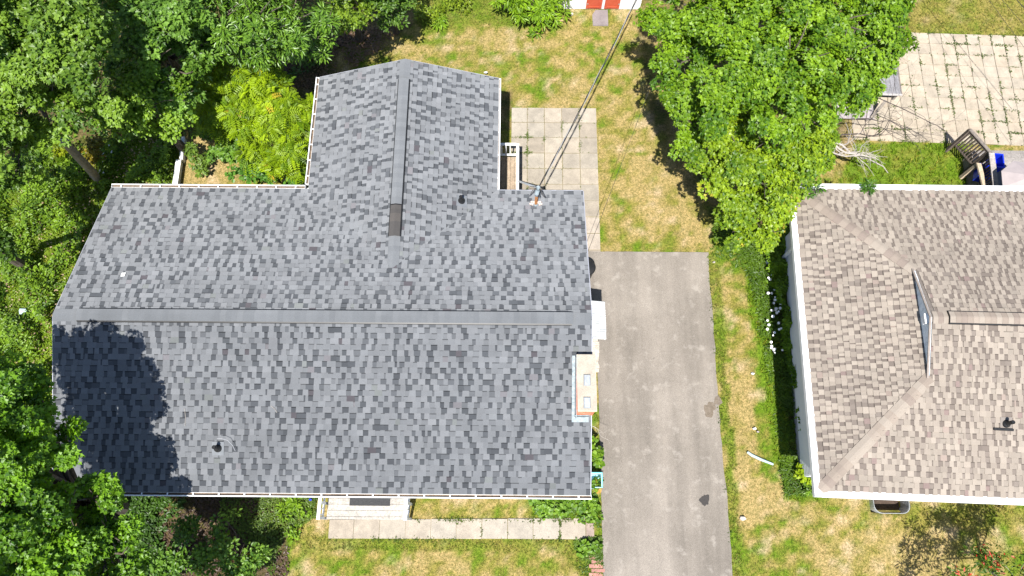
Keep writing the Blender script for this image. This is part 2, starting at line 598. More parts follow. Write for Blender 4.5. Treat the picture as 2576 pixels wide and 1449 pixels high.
blades('lawn_grass', 210000, (-3.5, 30.5, -3.4, 18.2),
       lambda x, y, g, l, s, b, r: (r.random(len(x)) < np.clip(.35 + .6*g - .5*s - .35*b, .03, 1)) & (l < .85),
       .02, .055, .015, 'short patchy lawn grass, partly dried to straw, around the houses and driveway', 'grass', 1.0, 3)
blades('tall_grass', 46000, (-6.5, 27.5, -3.4, 13.5),
       lambda x, y, g, l, s, b, r: (l >= .85) & (r.random(len(x)) < .85 - .5*s),
       .06, .13, .014, 'lush bright green long grass beside the taupe roofed house and left of the grey roofed house', 'grass', .8, 4,
       lambda c, r: c*np.array([1.3, 1.35, .8]), 5)

# ------------------------------------------------------------------ driveway, patio, paths
def wobble_poly(poly, step=.18, amp=.03, seed=0):
    out = []
    n = len(poly)
    for i in range(n):
        a, b = np.array(poly[i]), np.array(poly[(i+1) % n])
        k = max(1, int(np.linalg.norm(b-a)/step))
        for j in range(k):
            out.append(a + (b-a)*j/k)
    out = np.array(out)
    out[:, 0] += amp*2*(vnoise(out[:, 0], out[:, 1], 3.1, 50+seed)-.5)
    out[:, 1] += amp*2*(vnoise(out[:, 0], out[:, 1], 3.1, 60+seed)-.5)
    return [tuple(p) for p in out]

def mat_asphalt():
    m, n, b = new_mat('old_asphalt')
    pos = coords(n)
    t = noise_node(n, .55, 5, .6, pos)
    r = ramp(n, t.outputs[0], [(.3, (.166, .146, .124)), (.52, (.2, .176, .150)), (.72, (.235, .208, .178))])
    t2 = noise_node(n, 75, 3, .8, pos)
    r2 = ramp(n, t2.outputs[0], [(.32, (.62,)*3), (.5, (1.0,)*3), (.68, (1.42,)*3)])
    o = mixc(n, r.outputs[0], r2.outputs[0], 1.0, 'MULTIPLY')
    # long worn tracks down the driveway
    mp = n.nodes.new('ShaderNodeMapping')
    mp.inputs['Scale'].default_value = (1.1, .12, 1)
    n.links.new(pos, mp.inputs[0])
    t3 = noise_node(n, 1.3, 4, .6, mp.outputs[0])
    r3 = ramp(n, t3.outputs[0], [(.35, (.82,)*3), (.65, (1.16,)*3)])
    o = mixc(n, o, r3.outputs[0], 1.0, 'MULTIPLY')
    # pale scuffs and dark drips
    t4 = noise_node(n, 2.6, 5, .7, pos)
    r4 = ramp(n, t4.outputs[0], [(.55, (0, 0, 0)), (.68, (.6,)*3)])
    o = mixc(n, o, (.31, .28, .245), r4.outputs[0])
    t5 = noise_node(n, 4.4, 4, .6, pos)
    r5 = ramp(n, t5.outputs[0], [(.68, (0, 0, 0)), (.75, (.45,)*3)])
    o = mixc(n, o, (.085, .078, .07), r5.outputs[0])
    # fine cracks
    v = n.nodes.new('ShaderNodeTexVoronoi')
    v.feature = 'DISTANCE_TO_EDGE'
    v.inputs['Scale'].default_value = .55
    wv = noise_node(n, 1.6, 5, .7, pos)
    ad = n.nodes.new('ShaderNodeVectorMath')
    ad.operation = 'ADD'
    n.links.new(pos, ad.inputs[0])
    n.links.new(wv.outputs['Color'], ad.inputs[1])
    n.links.new(ad.outputs[0], v.inputs['Vector'])
    r6 = ramp(n, v.outputs['Distance'], [(.0, (.22,)*3), (.006, (0, 0, 0))])
    o = mixc(n, o, (.075, .07, .062), r6.outputs[0])
    n.links.new(o, b.inputs['Base Color'])
    b.inputs['Roughness'].default_value = .92
    b.inputs['Specular IOR Level'].default_value = .2
    bump(n, b, t2.outputs[0], .5, .006)
    return m
mb = MB()
mb.prism(wobble_poly(DRV, .15, .035), -.06, .035)
tag(mb.build('driveway', mat_asphalt()), kind='structure')

def blotch(name, px, py, rx, ry, mat, label, cat, seed, group=None):
    c = at(px, py, .04)
    pts = []
    r = random.Random(seed)
    ph = [r.uniform(0, 6.28) for _ in range(4)]
    for k in range(26):
        t = 2*math.pi*k/26
        q = 1 + .16*math.sin(2*t+ph[0]) + .12*math.sin(3*t+ph[1]) + .10*math.sin(5*t+ph[2]) + .08*math.sin(8*t+ph[3])
        pts.append((c[0]+rx*q*math.cos(t), c[1]+ry*q*math.sin(t)))
    m = MB()
    m.prism(pts, .03, .0372)
    o = m.build(name, mat)
    return tag(o, label, cat, group)
M_OIL = mat_rough('oil_soaked_asphalt', (.042, .039, .037), (.06, .055, .052), 40, .85, spec=.1)
M_MUD = mat_rough('dry_mud', (.12, .095, .07), (.2, .165, .13), 14, .95, (.07, .055, .04), 30, .7)
M_SCUFF = mat_rough('pale_cement_smear', (.225, .206, .184), (.29, .265, .235), 9, .95, (.2, .182, .163), 30, .9)
blotch('oil_patch', 1773, 1258, .125, .165, M_OIL, 'dark round oil patch on the driveway near its right edge', 'stain', 1)
blotch('dirt_patch', 1785, 1030, .17, .22, M_MUD, 'larger brown dried dirt patch on the driveway', 'stain', 2)
blotch('dirt_patch', 1806, 1008, .1, .16, M_MUD, 'smaller brown dirt patch at the driveway edge beside the larger one', 'stain', 3)
def slab_col(base, r, amt=.12):
    k = 1 + r.uniform(-amt, amt)
    w_ = r.uniform(-.02, .02)
    return (base[0]*k*(1+w_), base[1]*k, base[2]*k*(1-w_))

def paving(parent, cells, base, seed, z0=-.05, z1=.03, gap=.012, ax=None, ay=None, amt=.12):
    r = random.Random(seed)
    ax = np.array([1.0, 0, 0]) if ax is None else ax
    ay = np.array([0, 1.0, 0]) if ay is None else ay
    for (ox, oy, wd, ln) in cells:
        g = gap*r.uniform(.6, 1.5)
        dz = r.uniform(-.006, .006)
        m = MB()
        o = np.array([ox, oy, 0.0])
        b = .008
        rings = []
        for z, i in ((z0, 0), (z1+dz-b, 0), (z1+dz, b)):
            t = r.uniform(-.003, .003)
            rings += [o + ax*(g+i) + ay*(g+i) + np.array([0, 0, z]), o + ax*(wd-g-i) + ay*(g+i) + np.array([0, 0, z+t]),
                      o + ax*(wd-g-i) + ay*(ln-g-i) + np.array([0, 0, z]), o + ax*(g+i) + ay*(ln-g-i) + np.array([0, 0, z+t])]
        f = [(3, 2, 1, 0), (8, 9, 10, 11)]
        for k in (0, 4):
            for j in range(4):
                f.append((k+j, k+(j+1) % 4, k+4+(j+1) % 4, k+4+j))
        m.add(rings, f, slab_col(base, r, amt))
        c = o + ax*wd/2 + ay*ln/2
        m.build('paving_slab', M_CONC, parent, loc=(c[0], c[1], z0), color=True)

def struct_base(name, poly, z0, z1, mat):
    m = MB()
    m.prism(poly, z0, z1)
    return tag(m.build(name, mat), kind='structure')
M_SAND = mat_rough('jointing_sand', (.16, .13, .085), (.24, .2, .13), 10, .95, (.08, .10, .03), 25, .7)
pat = struct_base('patio', [(P1X0+.01, 9.0), (P1X1-.01, 9.0), (P1X1-.01, P1Y1-.01), (P1X0+.01, P1Y1-.01)], -.04, .006, M_SAND)
CONC1 = (.31, .275, .225)
cells = []
cols = [11.36, 11.90, 12.48, 13.07, 13.66, 14.25]
for j in range(7):
    y1 = P1Y1 - j*.575
    for i in range(5):
        cells.append((cols[i], y1-.575, cols[i+1]-cols[i], .575))
paving(pat, cells, CONC1, 5, amt=.13)
sp = struct_base('side_path', [(13.67, 7.15), (14.24, 7.15), (14.24, 8.79), (13.67, 8.79)], -.04, .006, M_SAND)
paving(sp, [(13.66, 8.805-.575*(k+1), .59, .575) for k in range(3)], (.34, .295, .245), 6)
wk = struct_base('front_path', [(6.29, -1.09), (13.59, -1.09), (13.59, -.61), (6.29, -.61)], -.04, .006, M_SAND)
cells = []
xs_ = [at(x, 1330)[0] for x in (828, 890, 955, 1020, 1084, 1148, 1212, 1277, 1341, 1408, 1473)]
for i in range(10):
    tilt = .006*i
    cells.append((xs_[i], -1.12+.004*i, xs_[i+1]-xs_[i], .52+.006*i))
paving(wk, cells, (.40, .355, .295), 8, gap=.008, amt=.05)
paving(wk, [(xs_[10]+.01, -1.06, .24, .42)], (.36, .29, .25), 9)
# patio next door
po = struct_base('patio_next_door', [tuple((PO + NX*a + NY*b)[:2]) for a, b in ((-2.2, -.01), (6.5, -.01), (6.5, -NPD*10+.01), (-2.2, -NPD*10+.01))], -.05, .0, M_SAND)
cells = []
for j in range(10):
    off = .0
    for i in range(20):
        a = -2.2 + i*NPD
        o = PO + NX*a - NY*NPD*(j+1)
        cells.append((o[0], o[1], NPD, NPD))
paving(po, cells, (.36, .31, .245), 12, ax=NX, ay=NY, gap=.007, amt=.06)
# the lone slab by the shed doors
c = at(1510, 47)
mb = MB()
sw, sh_ = .27, .30
mb.prism([(c[0]-sw, c[1]-sh_), (c[0]+sw, c[1]-sh_*1.02), (c[0]+sw*1.0, c[1]+sh_*1.15), (c[0]-sw*.6, c[1]+sh_*1.1), (c[0]-sw*1.03, c[1]+sh_*.5)], -.02, .05, (.22, .19, .19))
tag(mb.build('stepping_stone', M_CONC, color=True), 'worn grey stone slab set in the lawn in front of the red shed doors', 'paving stone')

# ------------------------------------------------------------------ shingles
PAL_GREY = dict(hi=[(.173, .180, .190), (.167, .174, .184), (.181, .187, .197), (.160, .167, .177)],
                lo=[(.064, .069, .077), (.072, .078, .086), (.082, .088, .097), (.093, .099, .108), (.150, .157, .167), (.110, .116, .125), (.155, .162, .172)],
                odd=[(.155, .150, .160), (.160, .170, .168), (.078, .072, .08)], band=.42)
PAL_TAUPE = dict(hi=[(.272, .233, .194), (.256, .219, .182), (.287, .247, .206), (.242, .206, .172)],
                 lo=[(.142, .117, .100), (.155, .129, .110), (.17, .142, .121), (.25, .215, .18), (.19, .16, .137)],
                 odd=[(.2, .15, .135), (.25, .2, .17)], band=.55)

def shingles(O, U, V, rows, lo, hi, pal, seed, keep=None, expo=.143, wmin=.10, wmax=.21, hh=.016, hl=.007):
    """tabs as (verts, faces, colours); lo(v), hi(v) bound the slope at height v up it"""
    O, U, V = (np.array(q, float) for q in (O, U, V))
    Nn = np.cross(U, V)
    r = random.Random(seed)
    out = []
    for k in range(rows):
        v0, v1 = k*expo, (k+1)*expo
        if k == 0:
            v0 = -.015
        a, b = lo(v0), hi(v0)
        x = min(a, lo(v1)) - r.uniform(0, .15)
        high = r.random() < .5
        end = max(b, hi(v1))
        while x < end:
            wd = r.uniform(wmin, wmax)
            if not high:                      # the cell about to be laid is high when this one was low
                wd *= 1.05
            else:
                wd *= .86
            if r.random() < .1:
                wd *= .45
            x0, x1 = x, x+wd
            x = x1
            high = (not high) if r.random() < .95 else high
            tp = r.uniform(.0, .018)
            if high:
                l0, r0, l1, r1 = x0-tp*.5, x1+tp*.5, x0, x1
            else:
                l0, r0, l1, r1 = x0+tp*.0, x1, x0, x1
            l0, r0 = max(l0, lo(v0)), min(r0, hi(v0))
            l1, r1 = max(l1, lo(v1)), min(r1, hi(v1))
            if r0-l0 < .008 and r1-l1 < .008:
                continue
            r0, r1 = max(r0, l0+.001), max(r1, l1+.001)
            h = hh if high else hl
            h *= r.uniform(.85, 1.15)
            P = lambda u, v, z: O + U*u + V*v + Nn*z
            cm = P((l0+r0+l1+r1)/4, (v0+v1)/2, 0)
            if keep is not None and not keep(cm):
                continue
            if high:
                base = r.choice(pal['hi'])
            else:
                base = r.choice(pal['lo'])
            if r.random() < .022:
                base = r.choice(pal['odd'])
            q = r.uniform(.92, 1.08)
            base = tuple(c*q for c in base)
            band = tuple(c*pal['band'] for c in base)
            ve = v1 + .012
            if high:
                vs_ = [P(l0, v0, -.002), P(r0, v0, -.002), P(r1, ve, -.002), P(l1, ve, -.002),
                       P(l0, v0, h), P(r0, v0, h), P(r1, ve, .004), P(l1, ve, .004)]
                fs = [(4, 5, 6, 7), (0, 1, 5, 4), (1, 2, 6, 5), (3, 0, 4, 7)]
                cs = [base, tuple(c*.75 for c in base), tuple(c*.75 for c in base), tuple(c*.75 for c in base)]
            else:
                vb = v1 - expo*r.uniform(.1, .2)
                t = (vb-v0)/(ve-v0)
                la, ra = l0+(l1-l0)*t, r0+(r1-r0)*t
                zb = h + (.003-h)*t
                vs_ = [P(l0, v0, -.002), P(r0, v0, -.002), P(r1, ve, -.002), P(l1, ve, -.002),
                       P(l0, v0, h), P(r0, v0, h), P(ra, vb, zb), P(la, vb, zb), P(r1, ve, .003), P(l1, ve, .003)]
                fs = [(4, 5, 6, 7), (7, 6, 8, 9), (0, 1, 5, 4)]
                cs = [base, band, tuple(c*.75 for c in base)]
            dcam = cm - CAM
            dist = np.linalg.norm(dcam)
            score = ((r0-l0)+(r1-l1))*.5*(v1-v0)*abs(np.dot(Nn, dcam))/dist**3
            px, py = proj(cm)
            if not (0 <= px <= 2576 and 0 <= py <= 1449):
                score = 0
            out.append((score, np.array(vs_), fs, cs, cm))
    return out

def place_shingles(roof, tabs, mat, nsingle=300):
    tabs.sort(key=lambda t: -t[0])
    for sc_, vs_, fs, cs, cm in tabs[:nsingle]:
        m = MB()
        for f, c in zip(fs, cs):
            pass
        m.v = [tuple(p) for p in vs_]
        m.f = list(fs)
        m.c = list(cs)
        m.build('shingle', mat, roof, loc=cm, color=True)
    m = MB()
    for sc_, vs_, fs, cs, cm in tabs[nsingle:]:
        n = len(m.v)
        m.v.extend([tuple(p) for p in vs_])
        m.f.extend([tuple(i+n for i in f) for f in fs])
        m.c.extend(cs)
    o = m.build('shingles', mat, roof, color=True)
    tag(o, kind='stuff')

# ------------------------------------------------------------------ the grey roofed house
L, RUN, EZ, PITCH = 13.433, 4.163, 2.9, .342
RISE = RUN*PITCH
DEPTH = 2*RUN
WX0, WX1, WY = 5.633, 10.976, 12.039
WC, WH = (WX0+WX1)/2, (WX1-WX0)/2
WR = WH*PITCH
YM = DEPTH - WH
SL = math.hypot(1, PITCH)
house = thing('house', (6.7, 4.2, 0), 'house with dark grey shingle roof, long main ridge and a rear wing', 'house')

def siding(mb, p0, p1, z0, z1, out, lap=.11):
    """lapped boards on a wall from p0 to p1"""
    p0, p1, out = (np.array([*q, 0.0]) if len(q) == 2 else np.array(q, float) for q in (p0, p1, out))
    n = max(1, int(round((z1-z0)/lap)))
    for i in range(n):
        a, b = z0 + (z1-z0)*i/n, z0 + (z1-z0)*(i+1)/n
        za, zb = np.array([0, 0, a]), np.array([0, 0, b])
        o = out*.016
        mb.add([p0+za+o, p1+za+o, p1+zb, p0+zb, p0+za, p1+za], [(0, 1, 2, 3), (4, 5, 1, 0)])

mb = MB()
wx0, wx1, wy0, wy1 = .28, 13.16, .42, DEPTH-.42
siding(mb, (wx0, wy0), (wx1, wy0), .35, EZ+.05, (0, -1))
siding(mb, (wx1, wy0), (wx1, wy1), .35, EZ+.05, (1, 0))
siding(mb, (wx1, wy1), (wx0, wy1), .35, EZ+.05, (0, 1))
siding(mb, (wx0, wy1), (wx0, wy0), .35, EZ+.05, (-1, 0))
gx0, gx1, gy1 = WX0+.38, WX1-.38, WY-.25
siding(mb, (gx1, wy1), (gx1, gy1), .35, EZ+.05, (1, 0))
siding(mb, (gx1, gy1), (gx0, gy1), .35, EZ+.05, (0, 1))
siding(mb, (gx0, gy1), (gx0, wy1), .35, EZ+.05, (-1, 0))
# gables
for x in (wx0, wx1):
    mb.add([(x, wy0, EZ+.04), (x, wy1, EZ+.04), (x, RUN, EZ+RISE-.12)], [(0, 1, 2)])
mb.add([(gx0, gy1, EZ+.04), (gx1, gy1, EZ+.04), (WC, gy1, EZ+WR-.1)], [(0, 1, 2)])
mb.build('wall', M_SIDING, house)
mb = MB()
mb.box(wx0+.03, wx1-.03, wy0+.03, wy1-.03, -.05, .36)
mb.box(gx0+.03, gx1-.03, wy1-.05, gy1-.03, -.05, .355)
mb.build('foundation', M_CONC if False else mat_rough('foundation_concrete', (.3, .29, .27), (.4, .38, .35), 4, .9), house)

# roof decks: slabs with fascia edges
roof_mb = MB()
T = .11
def slab_quad(mb, pts, t=T):
    pts = [np.array(p, float) for p in pts]
    n = len(pts)
    V = pts + [p - np.array([0, 0, t]) for p in pts]
    F = [tuple(range(n)), tuple(reversed(range(n, 2*n)))]
    F += [(n+i, n+(i+1) % n, (i+1) % n, i) for i in range(n)]
    mb.add(V, F)
slab_quad(roof_mb, [(0, 0, EZ), (L, 0, EZ), (L, RUN, EZ+RISE), (0, RUN, EZ+RISE)])
slab_quad(roof_mb, [(0, RUN, EZ+RISE), (L, RUN, EZ+RISE), (L, DEPTH, EZ), (0, DEPTH, EZ)])
slab_quad(roof_mb, [(WX0, DEPTH, EZ), (WC, YM, EZ+WR), (WC, WY, EZ+WR), (WX0, WY, EZ)])
slab_quad(roof_mb, [(WX1, DEPTH, EZ), (WX1, WY, EZ), (WC, WY, EZ+WR), (WC, YM, EZ+WR)])
roof = roof_mb.build('roof', M_DECK, house)
mb = MB()
def fascia(mb, p0, p1, t=.02, h=.17, drop=.012):
    p0, p1 = np.array(p0, float), np.array(p1, float)
    mb.beam(p0 - np.array([0, 0, h/2+drop]), p1 - np.array([0, 0, h/2+drop]), t, h)
e = .012
for p0, p1 in (((-e, 0, EZ), (-e, RUN, EZ+RISE)), ((-e, RUN, EZ+RISE), (-e, DEPTH, EZ)), ((L+e, 0, EZ), (L+e, RUN, EZ+RISE)), ((L+e, RUN, EZ+RISE), (L+e, DEPTH, EZ)),
               ((WX0, WY+e, EZ), (WC, WY+e, EZ+WR)), ((WC, WY+e, EZ+WR), (WX1, WY+e, EZ)), ((WX1+.02, DEPTH+.03, EZ), (L, DEPTH+.03, EZ))):
    mb = MB()
    fascia(mb, p0, p1)
    mb.build('fascia', M_FASCIA, roof)


def wing_z(p):
    return EZ + (WH - abs(p[0]-WC))*PITCH if WX0 <= p[0] <= WX1 and p[1] < WY else -9
def main_z(p):
    return EZ + (DEPTH - p[1])*PITCH if p[1] > RUN else 99
CH = (13.02, 13.50, 1.86, 3.25)              # chimney footprint
def keep_front(p):
    return not (p[0] > CH[0]+.05 and CH[2]+.03 < p[1] < CH[3]-.03)
tabs = []
tabs += shingles((0, 0, EZ), (1, 0, 0), np.array([0, 1, PITCH])/SL, int(RUN*SL/.143), lambda v: .0, lambda v: L, PAL_GREY, 1, keep_front)
tabs += shingles((L, DEPTH, EZ), (-1, 0, 0), np.array([0, -1, PITCH])/SL, int(RUN*SL/.143), lambda v: .0, lambda v: L, PAL_GREY, 2,
                 lambda p: not (p[1] > YM-.1 and wing_z(p) > p[2] + .05))
wrows = int(WH*SL/.143)
tabs += shingles((WX0, WY, EZ), (0, -1, 0), np.array([1, 0, PITCH])/SL, wrows, lambda v: 0, lambda v: WY-YM+.3, PAL_GREY, 3,
                 lambda p: p[1] > DEPTH or p[2] > main_z(p) - .05)
tabs += shingles((WX1, YM-.3, EZ), (0, 1, 0), np.array([-1, 0, PITCH])/SL, wrows, lambda v: 0, lambda v: WY-YM+.3, PAL_GREY, 4,
                 lambda p: p[1] > DEPTH or p[2] > main_z(p) - .05)
place_shingles(roof, tabs, M_SHINGLE)

# ridge vents with cap shingles
def ridge(parent, p0, p1, perp, pitch, half, lift, step, cols, seed, vent):
    """caps folded over a ridge from p0 to p1"""
    p0, p1, perp = (np.array(q, float) for q in (p0, p1, perp))
    d = p1-p0
    ln = np.linalg.norm(d)
    d = d/ln
    r = random.Random(seed)
    n = int(ln/step)
    up = np.array([0, 0, 1.0])
    if vent:
        m = MB()
        for s in (-1, 1):
            a = perp*s
            o = p0 + up*.004
            edge = o + a*(half+.026) - up*(half+.026)*pitch  # black base widened past the caps to draw the vent's shadow lines
            m.add([o, o+d*ln, edge+d*ln, edge, o+up*(lift-.012), o+d*ln+up*(lift-.012), edge+d*ln+up*(lift-.03), edge+up*(lift-.03)],
                  [(0, 1, 2, 3), (7, 6, 5, 4), (3, 2, 6, 7), (0, 3, 7, 4), (1, 5, 6, 2)])
        base = m.build('ridge_vent', M_BLACKPLASTIC, parent)
    else:
        base = parent
    # one folded cap; shared by all
    L1 = step+.05
    me_cache = {}
    for i in range(n):
        c = cols[r.randrange(len(cols))] if not callable(cols) else cols(i/n)
        key = tuple(c)
        if key not in me_cache:
            m = MB()
            th = .007
            prof = []
            for q in (-1, -.55, -.16, 0, .16, .55, 1):
                zz = -abs(q)*half*pitch
                if abs(q) < .1:
                    zz = -.1*half*pitch
                prof.append((q*half, zz))
            V = []
            for (y, lf) in ((0, .008), (L1, .0)):
                for a, z in prof:
                    V.append(d*y + perp*a + up*(z+lift+lf))
                for a, z in prof:
                    V.append(d*y + perp*a + up*(z+lift+lf-th))
            k = len(prof)
            F = []
            for j in range(k-1):
                F.append((j, j+1, 2*k+j+1, 2*k+j))
                F.append((3*k+j, 3*k+j+1, k+j+1, k+j))
                F.append((2*k+j, 2*k+j+1, 3*k+j+1, 3*k+j))
            F.append((0, 2*k, 3*k, k))
            F.append((k-1, 2*k-1, 4*k-1, 3*k-1))
            Va = np.array(V)
            lp = [x for f in F for x in f]
            nrm_fix = raw_mesh('ridge_cap', Va, lp, list(range(0, len(lp), 4)), [c]*len(F))
            nrm_fix.materials.append(M_SHINGLE if cols is not TAUPE_CAPS else M_SHINGLE_B)
            me_cache[key] = nrm_fix
        add_obj('ridge_cap', me_cache[key], None, base, p0 + d*(i*step))
    return base
TAUPE_CAPS = [(.25, .208, .172), (.265, .222, .185), (.23, .19, .158), (.275, .236, .197), (.215, .175, .148)]
GREY_CAPS = [(.145, .153, .163), (.156, .164, .174), (.150, .158, .168), (.139, .147, .157)]
rz = EZ+RISE
v1_ = ridge(roof, (.62, RUN, rz), (12.93, RUN, rz), (0, 1, 0), PITCH, .15, .085, .143, GREY_CAPS, 1, True)
ridge(roof, (.0, RUN, rz), (.62, RUN, rz), (0, 1, 0), PITCH, .16, .014, .143, GREY_CAPS, 2, False)
ridge(roof, (12.90, RUN, rz), (L+.01, RUN, rz), (0, 1, 0), PITCH, .16, .014, .12, GREY_CAPS, 3, False)
wz = EZ+WR
BROWN = [(.066, .062, .06), (.082, .075, .07), (.074, .069, .066)]
ridge(roof, (WC, WY+.01, wz), (WC, 11.35, wz), (1, 0, 0), PITCH, .155, .014, .143, GREY_CAPS, 4, False)
ridge(roof, (WC, 11.37, wz), (WC, 7.42, wz), (1, 0, 0), PITCH, .145, .085, .143, GREY_CAPS, 5, True)
ridge(roof, (WC, 7.42, wz), (WC, 6.55, wz), (1, 0, 0), PITCH, .145, .086, .12, BROWN, 6, True)
ridge(roof, (WC, 6.55, wz), (WC, 5.62, wz), (1, 0, 0), PITCH, .155, .016, .143, GREY_CAPS, 7, False)

# gutters: open troughs with hangers
def gutter(parent, p0, p1, out, hang=.62, wd=.105, ht=.1, fill=True, cover=False, hmat=None):
    p0, p1, out = (np.array(q, float) for q in (p0, p1, out))
    d = p1-p0
    ln = np.linalg.norm(d)
    d = d/ln
    up = np.array([0, 0, 1.0])
    m = MB()
    t = .008
    m.obox(p0, d*ln, out*t, up*(-ht))
    m.obox(p0 + out*t - up*ht, d*ln, out*(wd-2*t), up*t)
    m.obox(p0 + out*(wd-t) - up*(ht-.002), d*ln, out*t, up*(ht+.01))
    m.obox(p0 + out*(wd-.028) + up*.009, d*ln, out*.028, up*.007)
    for s in (p0, p1-d*t):
        m.obox(s + out*t - up*(ht-.004), d*t, out*(wd-2*t), up*(ht-.004))
    g = m.build('gutter', M_WHITE, parent)
    if fill:
        m = MB()
        n = max(2, int(ln/.25))
        m.obox(p0 + out*(t+.001) - up*(ht-t-.001) + d*.02, d*(ln-.04), out*(wd-2*t-.002), up*.045)
        m.build('leaf_litter', M_GUTTERDIRT, g)
    k = int(ln/hang)
    for i in range(k+1):
        q = p0 + d*(ln*(i+.5)/(k+1))
        m = MB()
        m.obox(q - d*.02 + up*.002 + out*(t+.001), d*.035, out*(wd-t-.03), up*.005)
        m.build('hanger', M_WHITE, g)
    return g
gz = EZ-.012
gutter(house, (-.02, -.02, gz), (L+.03, -.02, gz), (0, -1, 0), .66, .095)
gutter(house, (WX0-.12, DEPTH+.035, gz), (-.02, DEPTH+.035, gz), (0, 1, 0), .6, .10)
gutter(house, (WX0-.035, WY, gz), (WX0-.035, DEPTH+.18, gz), (-1, 0, 0), .55, .10)
gutter(house, (WX1+.02, DEPTH+.05, gz), (WX1+.02, WY, gz), (1, 0, 0), .8, .06, .08)
mb = MB()
px_ = np.array([WX0-.085, DEPTH+.09, 0])
mb.beam((px_[0], px_[1]-.0, EZ-.11), (px_[0]+.28, px_[1]-.38, EZ-.42), .07, .06)
mb.beam((px_[0]+.3, px_[1]-.4, EZ-.42), (px_[0]+.3, px_[1]-.4, .1), .07, .06, up=(0, 1, 0))
mb.build('downspout', M_WHITE, house)

# plumbing vents
def roof_z_front(y): return EZ + y*PITCH
def vent_pipe(parent, p, h, name='vent_pipe', nrm=(0, -PITCH, 1)):
    m = MB()
    p = np.array(p, float)
    nrm = np.array(nrm)/np.linalg.norm(nrm)
    s = np.cross(nrm, (1, 0, 0)); s = s/np.linalg.norm(s)
    q = np.cross(s, nrm)
    m.tube([p - np.array([0, 0, .05]), p + np.array([0, 0, h])], .048, 14, cap=False)
    m.tube([p + np.array([0, 0, h]), p + np.array([0, 0, h-.12])], .04, 14)
    m.lathe(p + np.array([0, 0, .0]), [(.1, .0), (.095, .05), (.06, .09), (.056, .13)], 18)
    v = m.build(name, M_BLACKPLASTIC, parent)
    m = MB()
    m.obox(p - q*.15 - s*.17 + nrm*.015, q*.3, s*.34, nrm*.006)
    m.build('flashing', mat_rough('taupe_boot', (.16, .14, .125), (.2, .175, .155), 8, .8) if parent is not house else mat_rough('grey_boot', (.12, .13, .14), (.16, .17, .185), 8, .8), v)
    return v
def on_front(px, py):
    # point of the front slope seen at a pixel
    lo, hi = 2.0, 5.0
    for _ in range(40):
        z = (lo+hi)/2
        p = at(px, py, z)
        if roof_z_front(p[1]) > z: lo = z
        else: hi = z
    return at(px, py, lo)
def on_fn(px, py, fn):
    lo, hi = 1.5, 6.0
    for _ in range(40):
        z = (lo+hi)/2
        p = at(px, py, z)
        if fn(p) > z: lo = z
        else: hi = z
    return at(px, py, lo)
back_fn = lambda p: max(EZ + (DEPTH-p[1])*PITCH, wing_z(p))
v = vent_pipe(house, on_front(549, 1128), .30)
p = on_front(560, 1108)
mb = MB()
mb.tube([p+np.array([-.05, .02, .25]), p+np.array([.06, .02, .25]), p+np.array([.2, -.02, .2]), p+np.array([.3, -.13, .1]), p+np.array([.36, -.26, .04])], .006, 6)
mb.build('loose_wire', M_CABLEPALE, v)
vent_pipe(house, on_fn(1161, 506, back_fn), .30, nrm=(PITCH, 0, 1))

# chimney: every brick of the part above the roof
chim_top = 4.25
mb = MB()
cx0, cx1, cy0, cy1 = CH[0]+.032, CH[1]-.03, CH[2]+.016, CH[3]-.05
mb.box(cx0+.012, cx1-.012, cy0+.012, cy1-.012, 0, chim_top)
chim = mb.build('chimney', M_MORTAR, house)
BR = [(.42, .13, .07), (.36, .11, .065), (.46, .16, .09), (.3, .1, .07), (.4, .17, .11)]
brick_me = {}
def brick_mesh(lx, ly, c):
    k = (round(lx, 3), round(ly, 3), c)
    if k not in brick_me:
        m = MB()
        m.rbox(-lx/2, lx/2, -ly/2, ly/2, 0, .062, .005, c)
        st, lp, q = [], [], 0
        for f in m.f:
            st.append(q); lp.extend(f); q += len(f)
        me = raw_mesh('brick', np.array(m.v), lp, st, m.c)
        me.materials.append(M_BRICK)
        brick_me[k] = me
    return brick_me[k]
r = random.Random(4)
nb = 0
for k in range(12):
    z = chim_top - .005 - (k+1)*.0735
    off = (k % 2)*.1
    for side in ('s', 'n', 'e', 'w'):
        horiz = side in 'sn'
        a0, a1 = (cx0, cx1) if horiz else (cy0+.1, cy1-.1)
        x = a0 - (off if not horiz else off*.5)
        while x < a1-.02:
            b0, b1 = max(a0, x), min(a1, x+.2)
            x += .2
            if b1-b0 < .03:
                continue
            ln = b1-b0-.009
            c = r.choice(BR)
            mid = (b0+b1)/2
            pr = r.uniform(0, .003)
            if horiz:
                yy = cy0+.045-pr if side == 's' else cy1-.045+pr
                add_obj('brick', brick_mesh(ln, .09, c), None, chim, (mid, yy, z))
            else:
                xx = cx0+.045-pr if side == 'w' else cx1-.045+pr
                add_obj('brick', brick_mesh(.09, ln, c), None, chim, (xx, mid, z))
            nb += 1
mb = MB()
mb.rbox(CH[0]+.02, CH[1], CH[2], CH[3], chim_top, chim_top+.09, .014, (.42, .375, .31))
cap = mb.build('chimney_cap', M_CONC, chim, color=True)
for px, py in ((1477, 956), (1477, 1013)):
    p = at(px, py, chim_top+.12)
    mb = MB()
    mb.rbox(p[0]-.085, p[0]+.085, p[1]-.135, p[1]+.135, chim_top+.085, chim_top+.14, .02)
    mb.box(p[0]-.05, p[0]+.05, p[1]-.08, p[1]+.08, chim_top+.14, chim_top+.147)
    mb.build('flue_cover', M_GALV, chim)
